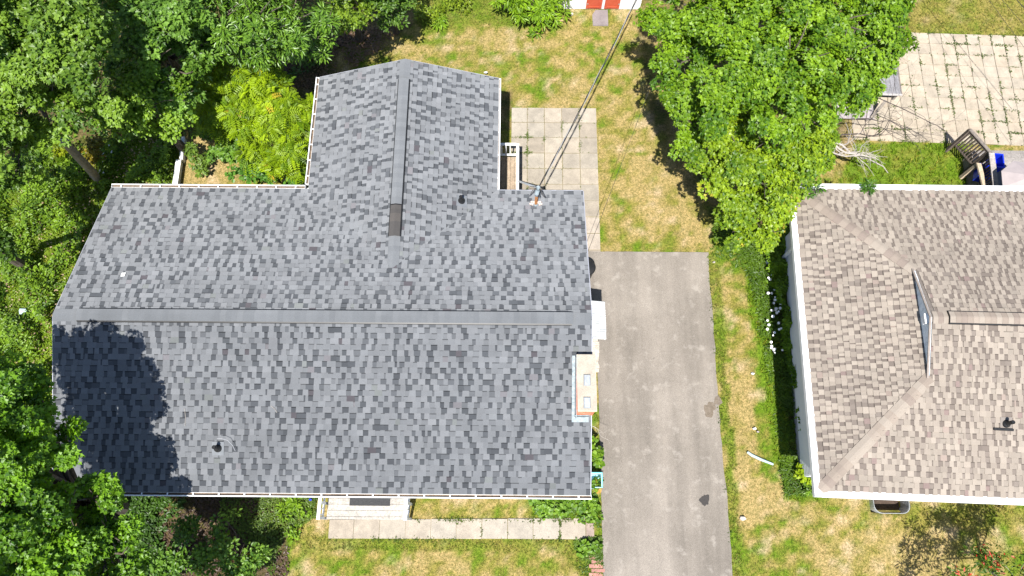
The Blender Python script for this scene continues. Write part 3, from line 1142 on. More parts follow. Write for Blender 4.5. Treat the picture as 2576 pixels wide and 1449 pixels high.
# lead flashing round its foot
mb = MB()
fy0, fy1 = CH[2]-.06, CH[3]+.03
for k in range(8):
    a, b = fy0 + (fy1-fy0)*k/8, fy0 + (fy1-fy0)*(k+1)/8
    mb.obox((CH[0]-.07, a, roof_z_front(a)+.022), (.07, 0, 0), (0, b-a, (b-a)*PITCH), (0, 0, .01))
    mb.obox((CH[0]+.02, a, roof_z_front(a)+.022), (.02, 0, 0), (0, b-a, (b-a)*PITCH), (0, 0, .14))
mb.obox((CH[0]-.07, fy0-.09, roof_z_front(fy0-.09)+.024), (.42, 0, 0), (0, .12, .12*PITCH), (0, 0, .01))
mb.obox((CH[0]-.0, cy0-.03, roof_z_front(cy0-.03)+.02), (.36, 0, 0), (0, .02, 0), (0, 0, .1))
mb.build('flashing', M_LEAD, chim)

# awning over the side door: corrugated white pans
aw_a, aw_b = at(1484, 756, 2.35), at(1523, 853, 2.3)
AX0, AX1, AY0, AY1 = 13.17, aw_b[0]+.02, aw_b[1], aw_a[1]
mb = MB()
mb.beam((AX1-.03, AY0, 2.24), (AX1-.03, AY1, 2.24), .03, .05)
mb.beam((AX0+.02, AY0, 2.46), (AX0+.02, AY1, 2.46), .03, .05)
for y in (AY0+.02, AY1-.02):
    mb.beam((AX0, y, 2.43), (AX1-.05, y, 2.24), .025, .03)
aw = mb.build('awning', M_WHITE, house)
npan = 5
for k in range(npan):
    a, b = AY0 + (AY1-AY0)*k/npan, AY0 + (AY1-AY0)*(k+1)/npan
    m = MB()
    V, F = [], []
    prof = [(0, .0), (.1, .028), (.2, .028), (.3, .0), (.45, .004), (.55, .004), (.7, 0), (.8, .026), (.9, .026), (.985, 0)]
    for x, z in ((AX0, 2.50), (AX1+r.uniform(-.01, .012), 2.275)):
        for q, h in prof:
            V.append((x, a+(b-a)*q, z+h))
        for q, h in prof:
            V.append((x, a+(b-a)*q, z+h-.006))
    n = len(prof)
    for j in range(n-1):
        F.append((j, 2*n+j, 2*n+j+1, j+1))
        F.append((n+j, n+j+1, 3*n+j+1, 3*n+j))
        F.append((2*n+j, 3*n+j, 3*n+j+1, 2*n+j+1))
    F += [(0, n, 3*n, 2*n), (n-1, 3*n-1, 4*n-1, 2*n-1)]
    m.add(V, F)
    m.build('panel', M_AWN, aw)

# doors and windows
def window(parent, c, along, out, wd, ht):
    c, along, out = (np.array(q, float) for q in (c, along, out))
    up = np.array([0, 0, 1.0])
    m = MB()
    f = .06
    for s in (-1, 1):
        m.obox(c + along*(s*wd/2 - f/2) - up*ht/2 + out*.0, along*f, out*.045, up*ht)
        m.obox(c - along*(wd/2-f/2) + up*(s*(ht/2-f/2) - f/2), along*(wd-f), out*.042, up*f)
    m.obox(c - along*(wd/2-f/2) - up*.02, along*(wd-f), out*.03, up*.04)
    w_ = m.build('window', M_WHITE, parent)
    m = MB()
    m.obox(c - along*wd/2 - up*ht/2 + out*.005, along*wd, out*.012, up*ht)
    m.build('pane', M_GLASS, w_)
for x in (2.0, 4.4, 10.6):
    window(house, (x, wy0-.015, 1.75), (1, 0, 0), (0, -1, 0), 1.3, 1.1)
for y in (6.4,):
    window(house, (wx1+.015, y, 1.8), (0, 1, 0), (1, 0, 0), .9, 1.0)
window(house, (gx1+.015, 11.2, 1.8), (0, 1, 0), (1, 0, 0), .8, 1.0)
window(house, (1.9, wy1+.015, 1.8), (1, 0, 0), (0, 1, 0), 1.1, 1.0)
def door(c, along, out, mat):
    c, along, out = (np.array(q, float) for q in (c, along, out))
    m = MB()
    m.obox(c - along*.45, along*.9, out*.05, (0, 0, 2.0))
    for z in (.25, 1.15):
        m.obox(c - along*.3 + out*.05 + np.array([0, 0, z]), along*.6, out*.012, (0, 0, .65))
    d_ = m.build('door', mat, house)
    m = MB()
    m.obox(c + along*.36 + out*.05 + np.array([0, 0, .98]), along*.05, out*.06, (0, 0, .05))
    m.build('handle', M_GALV, d_)
door((7.5, wy0-.015, .5), (1, 0, 0), (0, -1, 0), M_WHITEWOOD)
door((wx1+.015, 4.6, .5), (0, 1, 0), (1, 0, 0), M_WHITEWOOD)
door((gx1+.015, 9.7, .55), (0, 1, 0), (1, 0, 0), M_WHITEWOOD)

# the electric service mast on the rear slope
mp = on_fn(1348, 515, back_fn)
m = MB()
m.tube([mp - np.array([0, 0, .1]), mp + np.array([0, 0, .62])], .036, 12)
for k in range(5):
    z = .12+.1*k
    m.tube([mp + np.array([0, 0, z]), mp + np.array([0, 0, z+.02])], .043, 12)
mast = m.build('service_mast', M_RUST, house)
m = MB()
q = mp + np.array([0, 0, .6])
m.tube([q, q+np.array([0, .0, .1]), q+np.array([.02, .06, .17]), q+np.array([.04, .16, .17]), q+np.array([.05, .2, .11])], [.045, .06, .065, .06, .05], 12)
m.build('weatherhead', M_LEAD, mast)
m = MB()
m.lathe(mp - np.array([0, 0, .03]), [(.14, 0), (.13, .02), (.07, .05), (.05, .1)], 18)
m.build('flashing', M_LEAD, mast)
MT = q + np.array([.07, .22, .1])
m = MB()
for a, b, z in ((-.28, .1, -.1), (-.2, -.08, -.2), (.25, -.12, -.22), (.1, -.1, -.3)):
    m.tube([q+np.array([.04, .18, .1]), q+np.array([a*.5, .2+b*.3, -.02]), q+np.array([a, b+.1, z*.6]), q+np.array([a*.6, b+.18, z*.3]), MT], .009, 6)
m.build('drip_loop', M_CABLE, mast)
m = MB()
for s in (-1, 1):
    for a, b, c_ in ((.06, 0, .1), (.12, .03, .06), (.1, -.05, .09), (.15, -.02, .03)):
        m.obox(mp + np.array([s*a-.02, b, c_-.05]), (.05, .01, 0), (-.01, .04, .005), (0, .01, .05))
m.build('bracket', mat_rough('worn_bracket', (.5, .42, .36), (.62, .55, .5), 30, .7, (.4, .1, .07), 30, .8), mast)

# service cable to the shed
def catenary(p0, p1, sag, n=18, jit=0, seed=0):
    p0, p1 = np.array(p0, float), np.array(p1, float)
    rr = random.Random(seed)
    out = []
    for i in range(n+1):
        t = i/n
        p = p0 + (p1-p0)*t - np.array([0, 0, sag*4*t*(1-t)])
        if 0 < i < n:
            p = p + np.array([rr.uniform(-jit, jit), rr.uniform(-jit, jit), 0])
        out.append(p)
    return out
SE = at(1611, -22, 2.75)
pts = catenary(MT, SE, .22, 22)
cab = thing('power_cable', MT - np.array([0, 0, .1]), 'twisted power cable strung from the roof mast to the red doored shed', 'cable')
for k, (mt, off) in enumerate(((M_CABLE, (-.016, 0, 0)), (M_CABLE, (.018, 0, .01)), (M_CABLEPALE, (0, .01, .02)))):
    m = MB()
    pp = []
    for i, p in enumerate(pts):
        t = i*.9 + k*2.1
        f = 1 if 0 < i < len(pts)-1 else .2
        pp.append(p + np.array([math.cos(t), 0, math.sin(t)])*.022*f)
    m.tube(pp, .011 if k < 2 else .009, 6)
    m.build('strand', mt, cab)
# pale brace from the rail corner to the mast
m = MB()
m.beam(at(1302, 455, 1.35), MT - np.array([.02, .03, .02]), .055, .03)
tag(m.build('brace_rail', M_WHITEWOOD), 'pale slanting brace rail between the back step railing and the roof mast', 'rail')
m = MB()
m.tube(catenary(at(1476, 640, 2.6), at(1645, 195, 3.6), .25, 14), .006, 6)
tag(m.build('thin_cable', M_CABLE), 'thin dark cable running from the house side towards the big maple', 'cable')
for i, (a, b, z, lb) in enumerate((((2470, -24), (2640, 205), 3.5, 'left overhead wire of the three above the patio next door'),
        ((2508, -15), (2660, 160), 3.6, 'middle overhead wire of the three above the patio next door'),
        ((2548, -12), (2680, 140), 3.8, 'thick overhead wire nearest the top right corner'))):
    m = MB()
    p0, p1 = at(*a, z), at(*b, z)
    m.tube([p0 + (p1-p0)*t for t in np.linspace(-1.5, 1.6, 12)], (.005, .005, .010)[i], 6)
    tag(m.build('overhead_wire', M_CABLE), lb, 'wire', 'overhead wires above the patio next door')

# paper scrap and odd bits on the roof
p = on_fn(312, 692, back_fn)
m = MB()
sv = np.array([0, 1, -PITCH])
m.obox(p + np.array([-.06, -.06, .05]), (.105, .01, 0), sv*.12, (0, 0, .004))
tag(m.build('paper_scrap', mat_rough('paper', (.6, .6, .58), (.68, .68, .66), 20, .8)), 'small white square scrap lying on the rear left of the grey roof', 'scrap')
for px, py, ang, ln, lb in ((690, 1030, -.8, .22, 'short curved pale twig lying right of the vent pipe on the front grey slope'), (466, 1050, 1.6, .42, 'thin forked twig lying on the front grey slope near the tree shadow')):
    p = on_front(px, py) + np.array([0, 0, .03])
    d = np.array([math.cos(ang), math.sin(ang), math.sin(ang)*PITCH])
    m = MB()
    m.tube([p - d*ln/2, p + np.array([.02, .01, .004]), p + d*ln/2], .005, 5)
    tag(m.build('twig', M_DEADWOOD), lb, 'twig')

# ------------------------------------------------------------------ front porch
fz = .42
pl0, pl1 = at(806, 1305, fz)[0], at(1033, 1305, fz)[0]
fy_ = at(900, 1307, fz)[1]
porch = thing('porch', ((pl0+pl1)/2, -.1, 0), 'small front porch of pale weathered boards with a white railing at each end', 'porch')
r = random.Random(3)
ys_ = [fy_, fy_+.08]
while ys_[-1] < .4:
    ys_.append(ys_[-1] + .165)
for a, b in zip(ys_[:-1], ys_[1:]):
    m = MB()
    k = r.uniform(.9, 1.1)
    m.rbox(pl0+.17, pl1-.12, a+.004, b-.004, fz-.035 if a > fy_+.01 else fz-.06, fz+r.uniform(-.002, .002), .005, (.46*k, .43*k, .39*k))
    m.build('plank', M_GREYWOOD, porch, color=True)
m = MB()
m.box(pl0+.2, pl1-.15, fy_+.03, fy_+.06, .02, fz-.062, (.5, .48, .45))
for x in (pl0+.2, (pl0+pl1)/2, pl1-.25):
    m.box(x, x+.09, fy_+.07, .38, 0, fz-.04, (.3, .28, .25))
m.build('frame', M_GREYWOOD, porch, color=True)
def railing(parent, x, out, label=None):
    """white end railing: posts, rails and balusters, flared to the front"""
    m = MB()
    y0, y1 = fy_+.0, .36
    ht = .62
    m.beam((x, y0-.02, fz+ht), (x+out*-.02, y1, fz+ht+.02), .085, .035)
    m.beam((x, y0+.01, fz+.1), (x, y1, fz+.1), .05, .035)
    for y in (y0+.03, (y0+y1)/2-.05, y1-.02):
        m.box(x-.035, x+.035, y-.035, y+.035, .02, fz+ht-.019)
    g = m.build('railing', M_WHITEWOOD, parent)
    n = 6
    for i in range(n):
        y = y0+.12 + (y1-y0-.2)*i/(n-1)
        m = MB()
        m.box(x-.018, x+.018, y-.018, y+.018, fz+.119, fz+ht-.019)
        m.build('baluster', M_WHITEWOOD, g)
railing(porch, pl0+.09, -1)
railing(porch, pl1-.06, 1)
p0, p1 = at(879, 1272, fz), at(981, 1272, fz)
m = MB()
m.rbox(p0[0], p1[0], p0[1], p0[1]+.75, fz+.004, fz+.018, .005)
tag(m.build('door_mat', M_BLACK), 'black ribbed rubber mat lying on the front porch boards', 'mat')

# side landing under the awning
m = MB()
sz = .55
lx0, lx1 = 13.2, at(1508, 920, sz)[0]
ly0, ly1 = at(1508, 936, sz)[1], at(1500, 840, sz)[1]
land = thing('side_landing', ((lx0+lx1)/2, (ly0+ly1)/2, 0), 'narrow landing of pale boards under the white awning beside the chimney', 'landing')
n = 10
for k in range(n):
    a, b = ly0 + (ly1-ly0)*k/n, ly0 + (ly1-ly0)*(k+1)/n
    m = MB()
    kk = r.uniform(.9, 1.08)
    m.rbox(lx0, lx1 + r.uniform(-.03, .02), a+.004, b-.004, sz-.03, sz+r.uniform(-.002, .002), .004, (.47*kk, .42*kk, .36*kk))
    m.build('plank', M_GREYWOOD, land, color=True)
m = MB()
for y in (ly0+.1, ly1-.1):
    m.box(lx0+.05, lx1-.06, y-.04, y+.04, 0, sz-.032, (.3, .27, .23))
m.build('frame', M_GREYWOOD, land, color=True)
m = MB()
m.box(lx0+.02, lx0+.06, ly0+.7, ly1-.02, sz+.5, sz+.53)
for y in (ly0+.72, ly1-.05):
    m.box(lx0+.02, lx0+.06, y, y+.03, sz, sz+.5)
m.build('handrail', M_WHITEWOOD, land)

# trash can by the side wall
p = at(1477, 672, .85)
can = thing('trash_can', (p[0], p[1], .02), 'round black trash can standing under the right eave of the grey roof', 'trash can')
m = MB()
m.lathe((p[0], p[1], .03), [(.20, 0), (.245, .78)], 24)
m.build('body', M_BLACKPLASTIC, can)
m = MB()
m.lathe((p[0], p[1], .81), [(.265, 0), (.265, .035), (.24, .06), (.1, .085), (.0, .09)], 24)
m.tube([(p[0]-.06, p[1], .89), (p[0]-.04, p[1], .935), (p[0]+.04, p[1], .935), (p[0]+.06, p[1], .89)], .012, 6)
m.build('lid', M_BLACKPLASTIC, can)

# back steps
bz = .62
sx0, sx1 = 10.62, at(1299, 440, bz)[0]
sy1 = at(1270, 395, bz)[1]
sy0 = 8.3
bs = thing('back_steps', ((sx0+sx1)/2, (sy0+sy1)/2, 0), 'back landing of worn brown boards with a peeling white railing by the rear wing', 'landing')
x = sx0
while x < sx1-.03:
    wd = min(.145, sx1-x)
    m = MB()
    k = r.uniform(.85, 1.15)
    m.rbox(x+.004, x+wd-.004, sy0, sy1+r.uniform(-.01, .01), bz-.035, bz, .006, (.30*k, .235*k, .17*k))
    m.build('plank', M_GREYWOOD, bs, color=True)
    x += wd
m = MB()
for y in (sy0+.15, sy1-.15):
    m.box(sx0+.1, sx1-.04, y-.04, y+.04, 0, bz-.036, (.24, .2, .15))
m.build('frame', M_GREYWOOD, bs, color=True)
rt = 1.42
xr = at(1302, 420, rt)[0]
yt = at(1280, 363, rt)[1]
yb = at(1280, 394, rt-.35)[1]
m = MB()
m.beam((xr, 8.35, rt), (xr, yt+.02, rt), .085, .04)
m.beam((xr, 8.35, bz+.12), (xr, yt, bz+.12), .045, .035)
for y in (yt, 9.2, 8.4):
    m.box(xr-.035, xr+.035, y-.035, y+.035, .02, rt-.021)
g1 = m.build('railing', M_WHITEWOOD, bs)
for k in range(13):
    y = 8.55 + k*(yt-8.65)/13
    m = MB()
    m.box(xr-.016, xr+.016, y-.016, y+.016, bz+.14, rt-.021)
    m.build('baluster', M_WHITEWOOD, g1)
m = MB()
m.beam((10.63, yt, rt-.001), (xr-.045, yt, rt-.001), .075, .04)
m.beam((10.63, yt, bz+.12), (xr-.036, yt, bz+.12), .06, .035)
m.box(10.63, 10.70, yt-.03, yt+.03, .02, rt-.022)
g2 = m.build('railing', M_WHITEWOOD, bs)
for k in range(5):
    x = 10.8 + k*(xr-10.9)/5
    m = MB()
    m.box(x-.02, x+.02, yt-.018, yt+.018, bz+.14, rt-.022)
    m.build('baluster', M_WHITEWOOD, g2)

# ------------------------------------------------------------------ the house next door
NH = thing('house', N(3.5, 4.2), 'house next door with a taupe shingle hip roof and white gutters', 'house')
U1 = 9.5                                      # how far it is built to the right
EO = .17                                      # gutter width
ND = 8.29                                     # roof depth, eave to eave, between gutters
NP = .357
NEZ = 2.9
mid = EO + ND/2
RZ = NEZ + (ND/2)*NP
gb0 = at(2338, 945, 3.85)
gb1 = at(2297, 672, 3.88)
def to_n(p):
    d = p - NO
    return np.dot(d, NX), np.dot(d, NY)
gu = (to_n(gb0)[0] + to_n(gb1)[0])/2
gv = (to_n(at(2318, 808, 3.87))[1])
hb = 1.43
gz_ = NEZ + (ND/2 - hb)*NP
hipw = gu - EO
LP = (gz_ - NEZ)/hipw                          # pitch of the end slope
nm = MB()
slab_quad(nm, [N(EO, EO, NEZ), N(U1, EO, NEZ), N(U1, mid, RZ), N(gu, mid, RZ), N(gu, mid-hb, gz_)], .1)
slab_quad(nm, [N(EO, EO+ND, NEZ), N(gu, mid+hb, gz_), N(gu, mid, RZ), N(U1, mid, RZ), N(U1, EO+ND, NEZ)], .1)
slab_quad(nm, [N(EO, EO+ND, NEZ), N(EO, EO, NEZ), N(gu, mid-hb, gz_), N(gu, mid+hb, gz_)], .1)
nroof = nm.build('roof', mat_rough('brown_underlay', (.13, .11, .095), (.18, .155, .135), 20, .9), NH)
sl = math.hypot(1, NP)
n3 = np.array([0, 0, 1.0])
nrow = int(ND/2*sl/.143)
def hiplo(v):
    # front/rear slope: where the hip lies at slope distance v
    h = v/sl
    lim = (ND/2-hb)
    return min(h, lim)/lim*hipw if h < lim else hipw
tabs = []
tabs += shingles(N(EO, EO, NEZ), NX, (NY + n3*NP)/sl, nrow, hiplo, lambda v: U1-EO, PAL_TAUPE, 21, None, .143, .075, .165, .02, .006)
RD = N(EO, EO+ND) - N(U1, EO+ND)
RD = RD/np.linalg.norm(RD)
RV = np.array([RD[1], -RD[0], 0])*-1
RV = RV if RV[1] < 0 else -RV
tabs += shingles(N(U1, EO+ND, NEZ), RD, (RV + n3*NP)/sl, nrow, lambda v: 0, lambda v: U1-EO-hiplo(v), PAL_TAUPE, 22, None, .143, .075, .165, .02, .006)
sl2 = math.hypot(1, LP)
tabs += shingles(N(EO, EO+ND, NEZ), -NY, (NX + n3*LP)/sl2, int(hipw*sl2/.143), lambda v: (v/sl2)/hipw*(ND/2-hb), lambda v: ND - (v/sl2)/hipw*(ND/2-hb), PAL_TAUPE, 23, None, .143, .075, .165, .02, .006)
place_shingles(nroof, tabs, M_SHINGLE_B)
# hip caps
def hip_caps(p0, p1, seed):
    p0, p1 = np.array(p0, float), np.array(p1, float)
    d = p1-p0
    ln = np.linalg.norm(d)
    d = d/ln
    side = np.cross(d, n3); side = side/np.linalg.norm(side)
    upv = np.cross(side, d)
    rr = random.Random(seed)
    n = int(ln/.2)
    cache = {}
    for i in range(n):
        c = rr.choice(TAUPE_CAPS)
        if c not in cache:
            hw = .15
            V = []
            for y, lf in ((-.02, .02), (.24, .012)):
                for a, z in ((-hw, -.042), (-.03, .0), (.03, .0), (hw, -.042)):
                    V.append(d*y + side*a + upv*(z+lf))
                for a, z in ((-hw, -.042), (-.03, .0), (.03, .0), (hw, -.042)):
                    V.append(d*y + side*a + upv*(z+lf-.016))
            F = []
            for j in range(3):
                F += [(j, j+1, 8+j+1, 8+j), (4+j, 4+j+1, j+1, j), (12+j, 12+j+1, 4+j+1, 4+j)]
            F += [(4, 0, 8, 12), (3, 7, 15, 11)]
            lp = [q for f in F for q in f]
            me = raw_mesh('hip_cap', np.array(V), lp, list(range(0, len(lp), 4)), [c]*len(F))
            me.materials.append(M_SHINGLE_B)
            cache[c] = me
        add_obj('hip_cap', cache[c], None, nroof, p0 + d*(i*ln/n))
hip_caps(N(EO, EO, NEZ+.01), N(gu, mid-hb, gz_+.01), 1)
hip_caps(N(EO, EO+ND, NEZ+.01), N(gu, mid+hb, gz_+.01), 2)
ridge(nroof, N(gu+.02, mid, RZ), N(gu+.42, mid, RZ), NY, NP, .16, .014, .13, TAUPE_CAPS, 11, False)
ridge(nroof, N(gu+.40, mid, RZ), N(U1, mid, RZ), NY, NP, .145, .085, .143, TAUPE_CAPS, 12, True)
# gablet: white face with trim and a small square vent
m = MB()
a, b, c = N(gu-.02, mid-hb+.02, gz_+.012), N(gu-.02, mid+hb-.02, gz_+.012), N(gu-.02, mid, RZ-.015)
t = NX*.03
m.add([a, b, c, a+t, b+t, c+t], [(0, 1, 2)[::-1], (3, 4, 5), (0, 3, 4, 1)[::-1], (1, 4, 5, 2)[::-1], (2, 5, 3, 0)[::-1]])
gab = m.build('gablet', mat_rough('weathered_gablet', (.60, .68, .76), (.74, .79, .84), 3, .6, (.2, .28, .36), 9, .6), nroof)
m = MB()
m.beam(N(gu-.05, mid-hb, gz_+.015), N(gu-.05, mid, RZ+.005), .05, .03)
m.beam(N(gu-.05, mid+hb, gz_+.015), N(gu-.05, mid, RZ+.005), .05, .03)
m.build('trim', mat_rough('taupe_trim', (.2, .17, .15), (.27, .23, .2), 10, .8), nroof)
m = MB()
q = N(gu-.02, mid, gz_+.16)
for k in range(4):
    m.obox(q - NX*.05 - NY*.11 + n3*(.04*k), NX*.05, NY*.22, n3*.03)
m.obox(q - NX*.08 - NY*.13 + n3*.16, NX*.1, NY*.26, n3*.03)
m.build('vent', M_WHITE, gab)
# covered gutters
def cov_gutter(p0, d, ln, out):
    up = n3
    m = MB()
    m.obox(p0, d*ln, out*EO, -up*.012)
    m.obox(p0 + out*(EO-.012) - up*.014, d*ln, out*.012, -up*.12)
    m.obox(p0 - up*.12, d*ln, out*(EO-.014), -up*.012)
    m.obox(p0 + out*(EO-.045) + up*.0005, d*ln, out*.045, up*.012)
    g = m.build('gutter', M_WHITE, NH)
    m = MB()
    n = int(ln/1.35)
    for k in range(n):
        m.obox(p0 + d*(k+1)*ln/(n+1) + up*.001, d*.012, out*(EO-.05), up*.003)
    m.build('seam', mat_rough('seam_grey', (.42, .43, .45), (.5, .5, .52), 10, .6), g)  # plain grey strips across the gutter cover
cov_gutter(N(EO, EO-.002, NEZ+.005), NX, U1-EO, -NY)
cov_gutter(N(EO-.002, ND+2*EO, NEZ+.004), -NY, ND+2*EO, -NX)
cov_gutter(N(U1, EO+ND+.002, NEZ+.005), RD, U1-EO, -RV)
# its walls
m = MB()
iw = .52
siding(m, N(EO+iw, EO+iw)[:2], N(U1, EO+iw)[:2], .35, NEZ-.02, -NY)
siding(m, N(EO+iw, EO+ND-iw)[:2], N(EO+iw, EO+iw)[:2], .35, NEZ-.02, -NX)
siding(m, N(U1, EO+ND-iw)[:2], N(EO+iw, EO+ND-iw)[:2], .35, NEZ-.02, NY)
siding(m, N(U1, EO+iw)[:2], N(U1, EO+ND-iw)[:2], .35, NEZ-.02, NX)
m.build('wall', mat_rough('grey_white_siding', (.55, .57, .6), (.66, .67, .69), 2, .6), NH)
m = MB()
ft = EO+iw+.03
pl = [N(ft, ft), N(U1-.03, ft), N(U1-.03, EO+ND-iw-.03), N(ft, EO+ND-iw-.03)]
m.prism([tuple(p[:2]) for p in pl], -.6, .36)
m.build('foundation', mat_rough('grey_foundation', (.28, .27, .26), (.36, .35, .33), 4, .9), NH)
m = MB()
pl = [N(EO+.01, EO+.01), N(U1-.02, EO+.01), N(U1-.02, EO+ND-.01), N(EO+.01, EO+ND-.01)]
m.prism([tuple(p[:2]) for p in pl], NEZ-.14, NEZ-.125)
m.build('soffit', M_WHITE, NH)
ds = N(EO+iw-.06, EO+ND-1.1)
m = MB()
m.beam(N(EO-.08, EO+ND-.9, NEZ-.14), N(EO+iw-.06, EO+ND-1.15, NEZ-.75), .09, .07)
m.beam(N(EO+iw-.06, EO+ND-1.15, NEZ-.75), N(EO+iw-.06, EO+ND-1.15, .25), .09, .07, up=(0, 1, 0))
m.beam(N(EO+iw-.06, EO+ND-1.15, .25), N(EO+iw-.5, EO+ND-1.2, .08), .09, .07)
m.build('downspout', M_WHITE, NH)
window(NH, N(EO+iw-.016, 3.2, 1.8), NY, -NX, 1.0, .9)
window(NH, N(EO+iw-.016, 5.9, 1.8), NY, -NX, 1.0, .9)
window(NH, N(6.0, EO+iw-.016, 1.7), NX, -NY, 1.4, 1.1)
nfront = lambda p: NEZ + (to_n(p)[1]-EO)*NP
p = on_fn(2530, 1066, nfront)
vp = vent_pipe(NH, p, .3, nrm=(0, -NP, 1))
p = on_fn(2522, 1080, nfront)
m = MB()
m.obox(p + np.array([-.24, -.03, .03]), (.48, -.02, 0), (0, .055, .02), (0, 0, .02))
tag(m.build('black_strip', M_BLACKPLASTIC), 'short black strip lying on the taupe roof below its vent pipe', 'strip')

# window well
wwx0, wwx1, wwy, wwt = WELL[0]-.04, WELL[1]+.04, WELL[2]-.04, WELL[3]
ww = thing('window_well', ((wwx0+wwx1)/2, (wwy+wwt)/2, -.5), 'corrugated steel window well sunk in the lawn before the taupe roofed house', 'window well')
m = MB()
path = [(wwx0, wwt)]
rr_ = .22
for k in range(7):
    t = math.pi + (math.pi/2)*k/6
    path.append((wwx0+rr_+rr_*math.cos(t), wwy+rr_+rr_*math.sin(t)))
for k in range(7):
    t = 1.5*math.pi + (math.pi/2)*k/6
    path.append((wwx1-rr_+rr_*math.cos(t), wwy+rr_+rr_*math.sin(t)))
path.append((wwx1, wwt))
levels = [(-.5 + .6*k/14, .012*math.sin(k*math.pi/1.0 + 0)+.01*(k % 2)) for k in range(15)]
cx_, cy_ = (wwx0+wwx1)/2, (wwy+wwt)/2
V = []
for z, o in levels:
    for (a, b) in path:
        V.append((a + (o if a < cx_ else -o), b + o, z))
for z, o in levels[::-1]:
    for (a, b) in path:
        V.append((a + (o-.014 if a < cx_ else -o+.014), b + o - .014, z))
n = len(path)
F = []
for i in range(len(levels)*2-1):
    for j in range(n-1):
        F.append((i*n+j, i*n+j+1, (i+1)*n+j+1, (i+1)*n+j))
m.add(V, F)
m.build('liner', M_GALV, ww)
m = MB()
m.box(wwx0+.02, wwx1-.02, wwy+.02, wwt, -.54, -.46)
m.build('soil_floor', mat_rough('well_soil', (.05, .036, .028), (.09, .065, .05), 12, .95, (.03, .02, .016), 30, .7, .6), ww)
m = MB()
for k in range(7):
    x = wwx0 + .1 + .07*k
    m.beam((x, wwt-.5+.05*k, -.35), (x+rnd.uniform(-.1, .25), wwt-.4+rnd.uniform(-.2, .1), rnd.uniform(-.3, .0)), .018, .006)
m.build('dry_stalks', mat_rough('dry_stalk', (.36, .34, .2), (.46, .42, .26), 10, .8), ww)

# ------------------------------------------------------------------ shed with red doors
s0 = at(1415, 21, 0)
s1 = at(1602, 26, 0)
shed = thing('shed', ((s0[0]+s1[0])/2, s0[1]+1.2, 0), 'white shed with a pair of red doors at the top of the lawn', 'shed')
shx0, shx1, shy = s0[0]-.25, s1[0]+.1, s0[1]
m = MB()
siding(m, (shx0, shy), (shx1, shy), .0, 2.3, (0, -1), 2.4)
siding(m, (shx1, shy), (shx1, shy+2.4), .0, 2.3, (1, 0), .15)
siding(m, (shx1, shy+2.4), (shx0, shy+2.4), .0, 2.3, (0, 1), .15)
siding(m, (shx0, shy+2.4), (shx0, shy), .0, 2.3, (-1, 0), .15)
for x in (shx0, shx1):
    m.add([(x, shy, 2.29), (x, shy+2.4, 2.29), (x, shy+1.2, 2.95)], [(0, 1, 2)])
m.build('wall', mat_rough('bright_white_paint', (.8, .8, .8), (.86, .86, .86), 4, .6), shed)
m = MB()
for s in (-1, 1):
    slab_quad(m, [(shx0-.15, shy+1.2+s*1.4, 2.25), (shx1+.15, shy+1.2+s*1.4, 2.25), (shx1+.15, shy+1.2, 3.0), (shx0-.15, shy+1.2, 3.0)][::(1 if s < 0 else -1)], .05)
m.build('roof', M_DECK, shed)
for a, b in ((1473, 1512), (1519, 1556)):
    x0, x1 = at(a, 22)[0], at(b, 22)[0]
    m = MB()
    m.box(x0, x1, shy-.05, shy-.017, .06, 1.95)
    for q in (x0+.03, x1-.09):
        m.box(q, q+.06, shy-.065, shy-.051, .08, 1.93)
    for z in (.1, 1.0, 1.8):
        m.box(x0+.092, x1-.092, shy-.064, shy-.051, z, z+.08)
    d_ = m.build('door', M_REDPAINT, shed)
    m = MB()
    hx = x0+.02 if a < 1500 else x1-.06
    for z in (.3, 1.6):
        m.box(hx, hx+.05, shy-.075, shy-.0655, z, z+.04)
    m.build('hinge', M_GALV, d_)
m = MB()
for a in (1470, 1515.5, 1559):
    x = at(a, 22)[0]
    m.box(x-.04, x+.04, shy-.045, shy-.017, .03, 2.05)
m.build('door_frame', M_WHITE, shed)

# ------------------------------------------------------------------ white boards edging the garden on the left
a, b = at(440, 474, .3), at(457, 350, .25)
fen = thing('garden_edging', ((a[0]+b[0])/2, (a[1]+b[1])/2, 0), 'line of two weathered white boards on the ground behind the left rear eave', 'edging')
mid_ = at(450, 402, .28)
for q0, q1, wd in ((a - np.array([0, .6, 0]), mid_, .17), (mid_ + np.array([.06, .03, -.04]), b + np.array([.02, .1, -.04]), .11)):
    m = MB()
    m.beam(q0, q1, wd, .05)
    m.beam(q0 - np.array([0, 0, .15]), q1 - np.array([0, 0, .15]), .05, .24)
    m.build('board', M_WHITEWOOD, fen)

# old wooden pole at the edge of the trees
pb, pt = at(248, 455, 0), at(160, 350, 3.8)
pole = thing('wooden_pole', pb, 'old leaning wooden pole at the edge of the trees on the left', 'pole')
m = MB()
pts = [pb + (pt-pb)*t + np.array([.02*math.sin(5*t), .02*math.cos(4*t), 0]) for t in np.linspace(-.06, 1, 9)]
m.tube(pts, [.14-.012*i for i in range(9)][::-1] if False else [.135, .135, .13, .13, .125, .12, .118, .115, .11], 12)
m.build('post', mat_rough('old_pole_wood', (.2, .16, .12), (.34, .28, .22), 6, .9, (.1, .075, .055), 26, .75, .6), pole)
m = MB()
d = (pt-pb)/np.linalg.norm(pt-pb)
for k in range(3):
    q = pt - d*(.06+.09*k)
    m.tube([q - d*.012, q + d*.012], .125, 12)
for k in range(5):
    t = k*1.25
    m.beam(pt, pt + np.array([.16*math.cos(t), .16*math.sin(t), .1]), .02, .02)
m.build('iron_band', M_GALV, pole)

